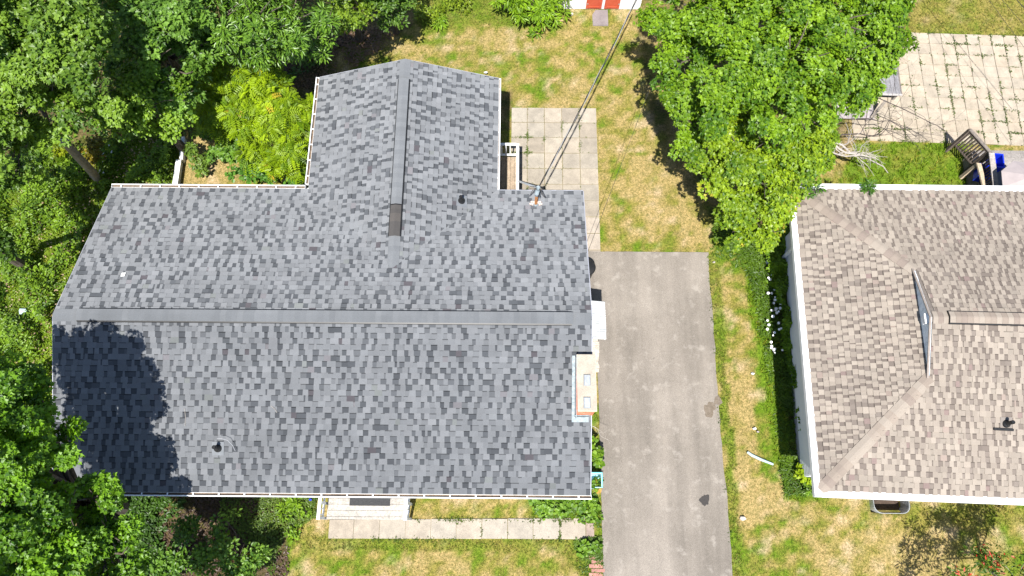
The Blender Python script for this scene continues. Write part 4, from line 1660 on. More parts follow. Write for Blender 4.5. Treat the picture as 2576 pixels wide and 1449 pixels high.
# ------------------------------------------------------------------ leaves
def half_leaf(pts, fold):
    """outline of the right half from stem to tip, mirrored; one face each side"""
    R_ = [(x, y, fold*abs(x) - droop*y*y) for x, y in pts for droop in (.12,)]
    n = len(R_)
    V = R_ + [(-x, y, z) for x, y, z in R_[1:-1]]
    right = list(range(n))
    left = [0] + list(range(n, n+n-2)) + [n-1]
    return np.array(V), [right, left[::-1]]
LEAFS = {
    'maple': half_leaf([(0, 0), (.32, .0), (.56, .40), (.24, .52), (0, 1)], .25),
    'oval': half_leaf([(0, 0), (.27, .28), (.25, .62), (0, 1)], .25),
    'round': half_leaf([(0, 0), (.36, .2), (.40, .55), (.2, .88), (0, .95)], .18),
    'lance': half_leaf([(0, 0), (.14, .35), (.1, .7), (0, 1)], .3),
}
def leaf_cloud(name, P, Tn, Nn, S, cols, kind, mat, parent, loc=None):
    V0, F0 = LEAFS[kind]
    Tn = Tn/np.linalg.norm(Tn, axis=1, keepdims=True)
    B = np.cross(Tn, Nn)
    B = B/(np.linalg.norm(B, axis=1, keepdims=True)+1e-9)
    Nn = np.cross(B, Tn)
    n, k = len(P), len(V0)
    V = P[:, None] + S[:, None, None]*(V0[None, :, 0, None]*B[:, None] + V0[None, :, 1, None]*Tn[:, None] + V0[None, :, 2, None]*Nn[:, None])
    lp0 = np.array([i for f in F0 for i in f])
    st0 = np.cumsum([0] + [len(f) for f in F0[:-1]])
    loops = (np.arange(n)[:, None]*k + lp0[None]).ravel()
    starts = (np.arange(n)[:, None]*len(lp0) + st0[None]).ravel()
    c = np.repeat(cols, len(F0), 0)
    if loc is None:
        loc = WL[parent.name] if parent is not None else np.zeros(3)
    me = raw_mesh(name, V.reshape(-1, 3) - np.array(loc), loops, starts, c)
    return add_obj(name, me, mat, parent, loc)

LEAFGAIN = np.array([1.2, 1.13, .66])
def rosettes(blobs, r, dens, nleaf, size, spread, colA, colB, up=.6, var=.22, pinnate=False, low=-.25, warm=None, kind_small=False):
    """leaf clumps over the outside of ellipsoids; returns arrays for leaf_cloud"""
    Ps, Ts, Ns, Ss, Cs = [], [], [], [], []
    for (c, rad, rzf) in blobs:
        area = 4*math.pi*rad*rad*.7
        nc = max(4, int(area*dens))
        # lobes on the shell, leaf clumps gathered on the lobes
        nl = max(3, int(area*1.25))
        ld = r.normal(size=(nl*3, 3))
        ld = ld/np.linalg.norm(ld, axis=1, keepdims=True)
        ld = ld[ld[:, 2] > low][:nl]
        nl = len(ld)
        lq = r.uniform(.5, 1.0, nl)*rad
        lr = r.uniform(.24, .44, nl)*min(1, rad**.5)
        lc = ld*lq[:, None]
        ltone = r.beta(1.3, 1.5, nl)
        which = r.integers(0, nl, nc)
        dd = r.normal(size=(nc, 3)) + ld[which]*.5 + np.array([0, 0, .7])
        dd = dd/np.linalg.norm(dd, axis=1, keepdims=True)
        off = lc[which] + dd*(lr[which]*r.uniform(.75, 1.05, nc))[:, None]
        inner = r.random(nc) < .15
        off = np.where(inner[:, None], off*r.uniform(.4, .75, nc)[:, None], off)
        cp = c + off*np.array([1, 1, rzf])
        d = (ld[which]*.5 + dd*.8)
        d = d/np.linalg.norm(d, axis=1, keepdims=True)
        lump = ltone[which]
        ax = d*.55 + np.array([0, 0, up]) + r.normal(0, .22, (nc, 3))
        ax = ax/np.linalg.norm(ax, axis=1, keepdims=True)
        tone = np.clip(r.beta(1.2, 1.4, nc)*.55 + .5*lump, 0, 1)
        k = int(nleaf*1.35) if kind_small else nleaf
        cpx = np.repeat(cp, k, 0)
        axx = np.repeat(ax, k, 0)
        tn = np.repeat(tone, k)
        m = len(cpx)
        ref = r.normal(size=(m, 3))
        rad_d = ref - axx*np.sum(ref*axx, 1, keepdims=True)
        rad_d = rad_d/np.linalg.norm(rad_d, axis=1, keepdims=True)
        rr = spread*np.sqrt(r.uniform(0.02, 1, m))
        hgt = r.uniform(-.35, .35, m)*spread
        s = size*(.8 if kind_small else 1.0)*r.uniform(.65, 1.3, m)
        base = cpx + rad_d*rr[:, None]*.75 + axx*(hgt - .5*rr)[:, None]
        tdir = rad_d*r.uniform(.5, 1, m)[:, None] + axx*r.uniform(-.45, .35, m)[:, None]
        nrm = axx + rad_d*r.uniform(-.1, .55, m)[:, None] + r.normal(0, .25, (m, 3))
        t = np.clip(tn + r.normal(0, var, m), 0, 1)[:, None]
        col = (np.array(colA)*(1-t) + np.array(colB)*t)*LEAFGAIN
        if warm is not None:
            k_ = np.repeat(r.random(nc) < warm[0], k) & (r.random(m) < .3)
            col[k_] = np.array(warm[1])*r.uniform(.7, 1.3, (k_.sum(), 1))
        if pinnate:
            # every leaf becomes a frond: pairs of leaflets along a stalk
            tdir = tdir/np.linalg.norm(tdir, axis=1, keepdims=True)
            b = np.cross(tdir, nrm)
            b = b/np.linalg.norm(b, axis=1, keepdims=True)
            for j in range(5):
                for sg in (-1, 1):
                    Ps.append(base + tdir*(s*(.15+.19*j))[:, None] - np.array([0, 0, 1])*(s*.05*j*j*.4)[:, None])
                    Ts.append(tdir*.55 + b*sg*.85)
                    Ns.append(nrm)
                    Ss.append(s*.5*(1-.06*j))
                    Cs.append(col)
        else:
            Ps.append(base); Ts.append(tdir); Ns.append(nrm); Ss.append(s); Cs.append(col)
    return [np.concatenate(q) for q in (Ps, Ts, Ns, Ss, Cs)]

def B(px, py, z, r, rz=.8):
    return (at(px, py, z), r, rz)

def tree(name, label, cat, blobs, trunk_px, kind, size, dens, nleaf, spread, colA, colB, seed, mat=None, trunk_r=.18, group=None,
         pinnate=False, up=.6, low=-.25, warm=None, trunk_xy=None, bark=None):
    r = np.random.default_rng(seed)
    if trunk_xy is None:
        cs = np.array([b[0] for b in blobs])
        trunk_xy = cs[:, :2].mean(0)
        zm = cs[:, 2].mean()
        trunk_xy = trunk_xy + (trunk_xy - CAM[:2])*(zm/(CAM[2]-zm))*.45
    base = np.array([trunk_xy[0], trunk_xy[1], 0.0])
    o = thing(name, base, label, cat, group)
    top = max(b[0][2] for b in blobs)
    m = MB()
    h0 = max(.15, min(b[0][2] for b in blobs)*.8)
    hub = np.array([*(np.array([b[0] for b in blobs])[:, :2].mean(0)*.6 + base[:2]*.4), h0])
    if trunk_r > 0:
        m.tube([base - np.array([0, 0, .1]), base + np.array([.02, 0, h0*.5]), hub, hub + np.array([0, 0, (top-h0)*.7])],
               [trunk_r*1.25, trunk_r, trunk_r*.9, trunk_r*.35], 10)
        for c, rad, q in blobs:
            a = hub + np.array([0, 0, (c[2]-h0)*.15])
            mid = (a + c)/2 + np.array([r.uniform(-.15, .15), r.uniform(-.15, .15), .1])
            m.tube([a, mid, c], [trunk_r*.45, trunk_r*.28, trunk_r*.12], 7)
            for j in range(5):
                dd = r.normal(size=3); dd[2] = abs(dd[2])*.6
                dd = dd/np.linalg.norm(dd)
                m.tube([c*.6+mid*.4, c + dd*rad*.5, c + dd*rad*.85 + np.array([0, 0, .05])], [trunk_r*.14, trunk_r*.08, trunk_r*.03], 5)
        m.build('trunk', bark or M_BARK, o)
    P, T_, N_, S, C_ = rosettes(blobs, r, dens, nleaf, size, spread, colA, colB, up, .22, pinnate, low, warm, cat == 'tree' and kind in ('maple', 'round'))
    leaf_cloud('crown', P, T_, N_, S, C_, kind, mat or M_LEAF, o)
    return o

TG = 'trees around the two houses'
# the big maple between the houses
tree('maple_tree', 'big bright green maple tree between the driveway and the paved patio', 'tree',
     [B(1720, 10, 4.6, 1.05), B(1850, 40, 5.5, 1.2), B(1970, 40, 6, 1.25), B(2090, 50, 5.8, 1.2), B(2190, 60, 5.2, 1.0),
      B(1730, 130, 4.5, .95), B(1860, 160, 5.8, 1.2), B(1990, 160, 6.3, 1.25), B(2110, 150, 5.6, 1.1), B(2215, 110, 4.8, .85),
      B(1740, 240, 4.3, .9), B(1760, 320, 4.1, .75), B(1880, 280, 5.6, 1.15), B(2000, 270, 5.8, 1.1), B(2110, 235, 4.6, .95), B(2200, 170, 4.4, .6),
      B(1840, -90, 5, 1.3), B(2010, -100, 6, 1.4), B(2150, -80, 5, 1.2), B(2165, 235, 3.8, .55), B(2255, 110, 4.4, .42), B(1790, 90, 5, 1.0), B(1690, 70, 4.2, .6), B(2265, 20, 4.8, .5)],
     None, 'maple', .115, 5.5, 48, .30, (.04, .11, .008), (.19, .33, .022), 101, None, .24, TG, up=.8, warm=(.006, (.4, .17, .03)))
tree('maple_tree', 'lower yellow-green maple tree reaching over the corner of the taupe roof', 'tree',
     [B(1790, 385, 3.8, .8), B(1870, 390, 4.4, 1.0), B(1980, 370, 4.6, .95), B(2060, 330, 4.0, .75), B(1840, 460, 3.5, .8), B(1925, 460, 4, .8),
      B(2025, 410, 3.6, .48), B(1890, 530, 3.0, .7), B(1830, 530, 2.6, .5), B(1935, 540, 3.3, .5), B(2075, 395, 3.2, .4), B(1930, 585, 2.6, .45), B(1860, 575, 2.3, .4), B(1985, 480, 3.4, .3), B(1900, 440, 4.2, .7), B(1850, 345, 4.4, .6)],
     None, 'maple', .115, 6, 46, .29, (.05, .12, .008), (.24, .36, .024), 102, None, .16, TG, up=.8, warm=(.012, (.4, .36, .04)))
# the wood at the top left
tree('maple_tree', 'tall grey-green maple tree filling the top left corner', 'tree',
     [B(30, 40, 7.6, 1.0), B(150, 50, 8, .95), B(235, 90, 7.2, .75), B(50, 170, 7.6, .95), B(175, 180, 7.6, .9), B(30, 290, 6.6, .95), B(125, 275, 6.8, .8), B(225, 240, 6.2, .7),
      B(40, 375, 5.2, .8), B(-90, 120, 8, 1.4), B(-90, 320, 7, 1.2), B(90, -80, 8, 1.4), B(40, 430, 4, .45), B(85, 345, 5.8, .5), B(130, 335, 5.0, .3)],
     None, 'maple', .12, 5.5, 46, .29, (.042, .10, .014), (.175, .30, .05), 103, None, .22, TG, up=.8, trunk_xy=at(40, 230, 0)[:2])
tree('maple_tree', 'dark blue-green maple tree right of the tall grey-green one', 'tree',
     [B(345, 25, 6.2, .85), B(430, 60, 6.2, .85), B(395, 140, 5.8, .75), B(440, 190, 5.2, .6), B(340, 120, 5.2, .6), B(380, -70, 6.5, 1.1), B(450, 255, 4.6, .45), B(300, 170, 4.4, .6), B(480, 120, 5, .7)],
     None, 'maple', .125, 5.5, 44, .29, (.036, .095, .018), (.15, .29, .06), 104, None, .2, TG, up=.8)
tree('oak_tree', 'glossy dark leaved oak tree behind the yellow-green sumac', 'tree',
     [B(540, 50, 5.2, 1.0), B(640, 45, 5.6, 1.0), B(740, 50, 5.2, .95), B(560, 125, 4.6, .85), B(660, 115, 4.8, .8), B(755, 105, 4.2, .7), B(490, 180, 4, .55),
      B(690, -70, 5.4, 1.3), B(560, -60, 5.4, 1.2), B(820, 60, 4, .6)],
     None, 'lance', .15, 10, 30, .24, (.03, .085, .008), (.12, .235, .03), 105, M_LEAFGLOSS, .2, TG, up=.6)
tree('alder_tree', 'round leaved mid green alder tree left of the sumac', 'tree',
     [B(300, 220, 5.4, .65), B(385, 250, 5.2, .7), B(325, 290, 4.9, .6), B(425, 285, 4.5, .5), B(280, 285, 5.0, .5), B(455, 240, 4.8, .45), B(350, 240, 5.3, .6), B(385, 320, 4.3, .4), B(450, 320, 3.8, .35)],
     None, 'round', .10, 9, 32, .25, (.045, .11, .010), (.2, .34, .045), 106, None, .12, TG, up=.7)
tree('hedge_tree', 'yellow-green bushy tree at the top edge left of the lawn', 'tree',
     [B(850, 15, 3.6, .7), B(910, 20, 3.2, .65), B(870, 60, 2.8, .45), B(880, -60, 4, .9)],
     None, 'oval', .10, 11, 30, .22, (.045, .10, .008), (.19, .30, .03), 107, None, .1, TG)
tree('hedge_tree', 'dark glossy bushy tree at the top edge beside the yellow-green one', 'tree',
     [B(970, 15, 2.8, .6), B(1010, 25, 2.4, .45), B(985, 55, 2.0, .36), B(960, -60, 3.4, .8)],
     None, 'oval', .10, 11, 30, .22, (.024, .07, .012), (.11, .21, .04), 108, None, .1, TG)
tree('hedge_tree', 'dark shady tree at the left edge beside the meadow weeds', 'tree',
     [B(-45, 560, 4.6, .75), B(-40, 650, 4.6, .8), B(-70, 480, 4.6, .8), B(-60, 740, 4.4, .6)],
     None, 'maple', .12, 6, 44, .28, (.02, .055, .008), (.10, .2, .03), 130, None, .12, TG)
# the maple at the bottom left, shading the roof
tree('maple_tree', 'tall maple tree at the bottom left casting shade on the grey roof', 'tree',
     [B(20, 1000, 6.9, .6), B(85, 985, 6.8, .3), B(10, 1090, 7, .8), B(100, 1100, 6.8, .5), B(165, 1082, 6.6, .24), B(40, 1200, 6.8, .9), B(110, 1185, 6.6, .48), B(-70, 1150, 7.6, 1.1), B(-90, 1020, 7.6, 1.0),
      B(150, 1135, 6.6, .22), B(60, 945, 6.9, .2), B(-5, 935, 7.0, .3), B(-50, 985, 6.3, .7), B(-60, 1090, 6.5, .7), B(330, 1600, 5, .9), B(230, 1500, 5, .7), B(300, 1520, 4.8, .7), B(370, 1530, 4.3, .5),
      B(70, 1300, 6.2, .85), B(165, 1285, 5.8, .6), B(240, 1250, 5.4, .36), B(190, 1370, 5.4, .7), B(80, 1400, 5.8, .9), B(270, 1340, 5.0, .5), B(285, 1420, 4.8, .55), B(180, 1450, 5.2, .75),
      B(-60, 1320, 7, 1.2), B(318, 1310, 4.9, .2), B(295, 1285, 4.8, .3), B(310, 1370, 4.6, .42), B(335, 1435, 4.4, .36), B(270, 1270, 5, .25), B(60, 1520, 6, 1.1), B(330, 1490, 4.6, .6), B(215, 1225, 5.5, .2)],
     None, 'maple', .105, 6, 60, .28, (.026, .085, .006), (.16, .33, .022), 109, None, .24, TG, up=.85)

SG = 'shrubs beside the grey roofed house'
tree('sumac_shrub', 'yellow-green feathery leaved sumac beside the left wall of the rear wing', 'shrub',
     [B(550, 195, 3.4, .55), B(640, 180, 3.4, .6), B(535, 260, 3.0, .4), B(515, 215, 3.2, .4), B(510, 290, 2.6, .38), B(590, 320, 2.6, .45), B(620, 380, 2.2, .4), B(545, 310, 2.2, .3), B(775, 270, 2.4, .3), B(780, 310, 2.2, .3), B(775, 385, 1.9, .28), B(550, 240, 3.2, .4), B(640, 380, 2.0, .4), B(600, 260, 3.2, .6), B(690, 255, 3.0, .65), B(750, 290, 2.6, .5), B(660, 330, 2.8, .6), B(735, 370, 2.4, .5), B(690, 400, 2.0, .5), B(768, 425, 1.8, .3), B(640, 225, 3.5, .5), B(700, 200, 3.0, .4), B(765, 340, 2.3, .35)],
     None, 'lance', .27, 7, 11, .26, (.085, .17, .008), (.28, .41, .014), 110, None, .07, SG, pinnate=True, up=.5, warm=(.03, (.5, .36, .04)))
tree('leafy_shrub', 'dark green broad leaved shrub under the left side of the sumac', 'shrub',
     [B(570, 320, 1.6, .5), B(530, 300, 1.7, .45), B(600, 390, 1.3, .5), B(560, 375, 1.1, .36)],
     None, 'maple', .13, 9, 26, .22, (.035, .095, .014), (.13, .26, .045), 111, None, .05, SG)
tree('leafy_shrub', 'dark green broad leaved shrub against the left rear eave', 'shrub',
     [B(610, 445, .9, .4), B(680, 452, .9, .42), B(740, 455, .9, .38), B(640, 415, 1.0, .4)],
     None, 'round', .12, 10, 24, .22, (.025, .085, .016), (.11, .26, .055), 112, None, .04, SG)
tree('leafy_shrub', 'small pale green shrub on dry ground beside the white boards', 'shrub',
     [B(485, 390, .45, .28), B(520, 408, .4, .25), B(505, 430, .25, .14)],
     None, 'oval', .12, 18, 16, .15, (.055, .11, .02), (.15, .25, .05), 113, None, .025, SG)
tree('leafy_shrub', 'bright yellow-green shrub at the foot of the leaning wooden pole', 'shrub',
     [B(148, 374, 1.6, .22), B(160, 385, 1.5, .16)], None, 'maple', .1, 20, 22, .14, (.09, .14, .006), (.26, .32, .015), 114, None, .025, SG)
tree('leafy_shrub', 'light green maple seedling left of the leaning wooden pole', 'shrub',
     [B(110, 425, 1.5, .32), B(145, 415, 1.4, .25), B(85, 410, 1.5, .25)], None, 'maple', .12, 14, 24, .18, (.06, .13, .012), (.2, .33, .035), 115, None, .03, SG)
tree('leafy_shrub', 'orange tinged shrub right of the leaning wooden pole', 'shrub',
     [B(235, 370, 1.0, .3), B(228, 395, .8, .2)], None, 'round', .09, 18, 20, .16, (.07, .08, .008), (.22, .17, .014), 116, None, .03, SG)
tree('bramble_bush', 'tangled bramble bush in front of the grey roofed house near the tall maple', 'shrub',
     [B(400, 1400, .9, .5), B(470, 1350, 1.1, .45), B(440, 1440, .9, .5), B(390, 1460, .8, .5), B(500, 1410, 1.1, .42)],
     None, 'oval', .105, 10, 22, .24, (.026, .08, .010), (.13, .26, .04), 117, None, .04, SG)
tree('bramble_bush', 'brighter bramble bush with reddish dead tips nearest the dry front lawn', 'shrub',
     [B(570, 1310, 1.2, .26), B(550, 1360, 1.2, .32), B(600, 1400, 1.2, .42), B(545, 1425, 1.1, .42), B(640, 1440, .9, .4), B(590, 1460, 1, .5), B(655, 1395, .9, .25)],
     None, 'oval', .105, 11, 22, .22, (.035, .10, .016), (.17, .31, .06), 118, None, .04, SG, warm=(.05, (.3, .13, .06)))
tree('hedge_tree', 'bright spiky leaved bush at the top of the lawn left of the shed', 'shrub',
     [B(1275, 12, .9, .42), B(1330, 5, 1.0, .45), B(1390, 12, .9, .42), B(1300, 35, .7, .28), B(1360, 38, .65, .28), B(1400, 32, .5, .22), B(1300, -40, 1, .5), B(1380, -40, 1, .5)],
     None, 'lance', .2, 14, 18, .18, (.07, .15, .008), (.22, .38, .025), 119, None, .04, SG, up=.9)
PG = 'small leafy plants on the lawns'
def plant(px, py, z, r_, kind, size, colA, colB, seed, label, dens=26, nleaf=12, name='leafy_plant', cat='plant'):
    c = at(px, py, z)
    return tree(name, label, cat, [(c, r_, .6)], None, kind, size, dens, nleaf, r_*.7, colA, colB, seed, None, .012, PG)
GA, GB = (.07, .15, .012), (.19, .33, .03)
plant(1345, 82, .12, .16, 'lance', .2, GA, GB, 201, 'lone spiky leafed weed on the lawn below the spiky bush')
plant(1107, 55, .15, .2, 'lance', .2, GA, GB, 202, 'broad spiky weed on the upper lawn above the rear wing ridge')
plant(1080, 22, .3, .4, 'oval', .1, (.08, .14, .01), (.22, .31, .03), 203, 'light green plant at the top edge right of the dark bushy tree')
plant(1150, 10, .25, .35, 'oval', .09, (.08, .14, .01), (.22, .31, .03), 204, 'light green plant at the top edge above the broad spiky weed')
for i, (x, y, rr2, lb) in enumerate(((1365, 1268, .24, 'round leafed plant at the porch end of the front bed'), (1410, 1270, .26, 'round leafed plant in the middle of the front bed'),
        (1450, 1268, .25, 'round leafed plant under the right end of the front gutter'), (1487, 1268, .2, 'round leafed plant at the front right corner of the house'),
        (1488, 1298, .2, 'round leafed plant where the front path meets the driveway'), (1470, 1370, .18, 'round leafed plant below the end of the front path'),
        (1496, 1382, .16, 'round leafed plant below the path end touching the driveway'))):
    plant(x, y, .15, rr2, 'round', .105, (.05, .125, .012), (.18, .32, .05), 210+i, lb, 22, 16)
for i, (x, y, rr2, lb) in enumerate(((1490, 1105, .13, 'topmost climbing plant along the right house wall'), (1494, 1140, .15, 'climbing plant along the right wall under the topmost one'),
        (1496, 1165, .14, 'climbing plant just above the pale blue bin'), (1494, 1225, .17, 'orange flecked plant beside the pale blue bin'))):
    c = at(x, y, .5)
    tree('wall_plant', lb, 'plant', [(c, rr2, 1.2)], None, 'round', .11, 26, 14, rr2*.7, (.06, .14, .012), (.19, .33, .04), 230+i, None, .012, PG, warm=(.12 if i == 3 else .02, (.45, .25, .05)))
plant(2022, 1200, .4, .24, 'round', .1, (.15, .24, .008), (.30, .42, .03), 240, 'bright yellow-green plant at the front left corner of the taupe roofed house', 30, 18)
plant(735, 1268, .12, .28, 'lance', .13, GA, GB, 241, 'feathery weed just left of the porch railing')
plant(712, 1300, .12, .25, 'lance', .13, GA, GB, 242, 'feathery weed below the one beside the porch railing')
plant(770, 1290, .1, .16, 'oval', .09, GA, GB, 243, 'small weed touching the porch railing')
plant(725, 1350, .15, .2, 'oval', .09, GA, GB, 244, 'weed at the left edge of the front lawn below the porch')
plant(2048, 478, 3.15, .2, 'lance', .12, (.03, .09, .012), (.09, .2, .04), 245, 'leafy branch tip lying on the corner of the taupe roof', 30, 16, 'branch_tip', 'branch')
plant(2190, 470, 3.05, .2, 'lance', .12, (.03, .09, .012), (.09, .2, .04), 246, 'leafy branch tip lying over the rear gutter of the taupe roof', 30, 16, 'branch_tip', 'branch')

# ground cover of weeds (nobody could count it)
def ground_cover(name, poly, n, hmin, hmax, kind, size, colA, colB, seed, label, cat='weeds', lumpy=None):
    r = np.random.default_rng(seed)
    P4 = np.array([at(x, y) for x, y in poly])
    x0, y0 = P4[:, :2].min(0)
    x1, y1 = P4[:, :2].max(0)
    x = r.uniform(x0, x1, n*3)
    y = r.uniform(y0, y1, n*3)
    px, py = proj(np.stack([x, y, np.zeros_like(x)], -1))
    k = in_poly(px + 20*(vnoise(x, y, 2, 3)-.5), py, poly) & ~hard(x, y)
    hm = vnoise(x, y, 1.1 if lumpy is None else 1.5, seed)
    k &= (r.random(len(x)) < np.clip((hm-.28)*3.2, .08, 1)) if lumpy is None else (hm > lumpy)
    x, y, hm = x[k][:n], y[k][:n], hm[k][:n]
    m = len(x)
    z = hmin + (hmax-hmin)*(np.clip((hm-.3)*2, 0, 1) if lumpy is None else np.clip((hm-lumpy)*4.5, 0, 1))*(r.uniform(.2, 1, m) if lumpy is None else r.uniform(.55, 1, m))
    ang = r.uniform(0, 6.283, m)
    T_ = np.stack([np.cos(ang), np.sin(ang), r.uniform(-.3, .4, m)], -1)
    N_ = np.array([0, -.05, 1.0]) + r.normal(0, .35, (m, 3))
    S = size*r.uniform(.6, 1.5, m)
    t = np.clip(vnoise(x, y, 2.5, seed+5)*1.2-.1 + r.normal(0, .22, m), 0, 1)[:, None]
    c = np.array(colA)*(1-t) + np.array(colB)*t
    o = leaf_cloud(name, np.stack([x, y, z], -1), T_, N_, S, c, kind, M_LEAF, None)
    tag(o, label, cat, kind='stuff')
MEADOW = [(-60, 440), (330, 345), (448, 355), (444, 472), (285, 473), (140, 795), (140, 1240), (-60, 1260)]
ground_cover('weeds', MEADOW, 26000, .02, .16, 'oval', .06, (.07, .125, .006), (.22, .32, .016), 301, 'bright green low mixed weeds on the ground left of the grey roofed house')
ground_cover('tall_weeds', MEADOW, 15000, .15, .75, 'oval', .085, (.05, .11, .006), (.22, .36, .018), 311, 'taller bright green weeds rising in clumps left of the grey roofed house', lumpy=.46)
ground_cover('dry_leaves', MEADOW, 1500, .03, .3, 'oval', .06, (.34, .22, .14), (.5, .38, .26), 312, 'pale dry leaves scattered among the weeds left of the grey roofed house', 'leaves')
ground_cover('undergrowth', [(-100, -100), (820, -100), (830, 160), (760, 200), (500, 350), (330, 345), (-60, 440)], 16000, .05, .9, 'oval', .1,
             (.03, .075, .006), (.12, .21, .016), 302, 'dark undergrowth on the ground below the trees at the top left', 'undergrowth')
ground_cover('weeds', [(1800, 560), (1985, 590), (1988, 700), (2045, 1240), (1975, 1250), (1945, 1000), (1880, 680), (1790, 640)], 9000, .03, .2, 'lance', .10,
             (.05, .105, .008), (.12, .21, .012), 303, 'green weeds along the left wall of the taupe roofed house')
ground_cover('tall_weeds', [(1895, 590), (1990, 580), (2055, 1238), (2018, 1245), (1990, 1000), (1958, 800), (1930, 690)], 9000, .12, .6, 'oval', .085,
             (.06, .13, .008), (.20, .34, .016), 313, 'tall green weeds crowding the left wall of the taupe roofed house', lumpy=.33)
ground_cover('weeds', [(560, 1245), (800, 1245), (795, 1300), (720, 1345), (690, 1449), (560, 1290)], 3800, .02, .15, 'oval', .06,
             (.05, .095, .01), (.13, .2, .02), 304, 'low weeds on the bare soil left of the front porch')
ground_cover('undergrowth', [(230, 1245), (470, 1255), (420, 1320), (400, 1449), (430, 1500), (240, 1500)], 9000, .05, .6, 'oval', .1,
             (.02, .055, .006), (.07, .15, .015), 314, 'added undergrowth coloured dark for shade on the soil between the tall maple and the brambles', 'undergrowth')  # added cover; its dark greens stand in for shade on the soil
ground_cover('fallen_leaves', [(230, 1240), (700, 1240), (740, 1330), (720, 1480), (300, 1480)], 5000, .01, .04, 'oval', .075,
             (.06, .038, .025), (.14, .09, .06), 305, 'brown fallen leaves, coloured darker for shade, on the soil before the front gutter', 'leaves')  # browns darkened to paint in the shade of the maple
ground_cover('fallen_leaves', [(700, 110), (1000, 60), (1000, 100), (850, 190), (790, 225), (700, 215)], 2500, .01, .04, 'oval', .07,
             (.14, .08, .05), (.28, .18, .11), 306, 'brown fallen leaves at the edge of the trees behind the rear wing', 'leaves')
ground_cover('weeds', [(1340, 1248), (1500, 1248), (1512, 1330), (1480, 1320), (1470, 1300), (1350, 1298)], 2400, .02, .14, 'round', .07,
             (.045, .1, .01), (.12, .21, .02), 307, 'green weeds in the bed between the front gutter and the path')
ground_cover('weeds', [(1440, 1358), (1512, 1350), (1516, 1449), (1470, 1449)], 1800, .02, .12, 'oval', .06,
             (.05, .1, .01), (.13, .21, .02), 308, 'green weeds between the front lawn and the driveway at the bottom')

# weeds in the paving joints
def joint_weeds(name, lines, label, seed):
    r = np.random.default_rng(seed)
    P, T_, N_, S, C_ = [], [], [], [], []
    for (a, b, dens, wd) in lines:
        a, b = np.array(a, float), np.array(b, float)
        ln = np.linalg.norm(b-a)
        n = int(ln*dens)
        t = r.random(n)
        x = a[0] + (b[0]-a[0])*t
        y = a[1] + (b[1]-a[1])*t
        k = r.random(n) < np.clip((vnoise(x, y, 3.4, seed, 2)-.50)*6, .03, 1)
        x, y = x[k] + r.normal(0, wd, k.sum()), y[k] + r.normal(0, wd, k.sum())
        m = len(x)
        ang = r.uniform(0, 6.283, m)
        P.append(np.stack([x, y, r.uniform(.02, .06, m)], -1))
        T_.append(np.stack([np.cos(ang), np.sin(ang), r.uniform(0, .6, m)], -1))
        N_.append(np.array([0, 0, 1.0]) + r.normal(0, .3, (m, 3)))
        S.append(.05*r.uniform(.6, 1.6, m))
        tt = r.random((m, 1))
        C_.append(np.array((.03, .065, .01))*(1-tt) + np.array((.12, .17, .025))*tt)
    o = leaf_cloud(name, np.concatenate(P), np.concatenate(T_), np.concatenate(N_), np.concatenate(S), np.concatenate(C_), 'lance', M_GRASS, None)
    tag(o, label, 'weeds', kind='stuff')
ln_ = []
for x, d in ((11.90, 330), (12.48, 110), (13.07, 90), (13.66, 100)):
    ln_.append(((x, 9.2), (x, P1Y1), d, .02))
for j in range(1, 6):
    ln_.append(((P1X0, P1Y1-.575*j), (12.1, P1Y1-.575*j), 140, .015))
    ln_.append(((12.1, P1Y1-.575*j), (P1X1, P1Y1-.575*j), 16, .008))
ln_.append(((12.47, 12.25), (12.5, 12.85), 400, .03))
joint_weeds('joint_weeds', ln_, 'weeds growing in the joints of the patio behind the grey roofed house', 401)
ln_ = []
for i in range(0, 21):
    a = PO + NX*(-2.2+i*NPD)
    ln_.append((a[:2], (a - NY*NPD*10)[:2], 95, .011))
for j in range(0, 11):
    a = PO - NY*NPD*j + NX*-2.2
    ln_.append((a[:2], (a + NX*8.7)[:2], 70 if j not in (1, 9, 10) else 150, .012))
joint_weeds('joint_weeds', ln_, 'weeds growing in the joints of the large pale patio next door', 402)
ln_ = [((x, -1.12), (x, -.6), 50, .008) for x in xs_[4:10]] + [((xs_[8], -1.1), (xs_[8], -.58), 200, .01), ((xs_[9], -1.1), (xs_[9], -.58), 260, .012)]
ln_ += [((8.7, -.6), (13.5, -.56), 150, .03), ((6.3, -1.14), (13.6, -1.12), 110, .04)]
joint_weeds('joint_weeds', ln_, 'weeds growing along the joints and edges of the front path', 403)
dr = [((np.array(DRV[i])), (np.array(DRV[i+1])), 60, .04) for i in range(1, 6)]
joint_weeds('edge_weeds', dr, 'weeds growing along the right edge of the driveway', 404)

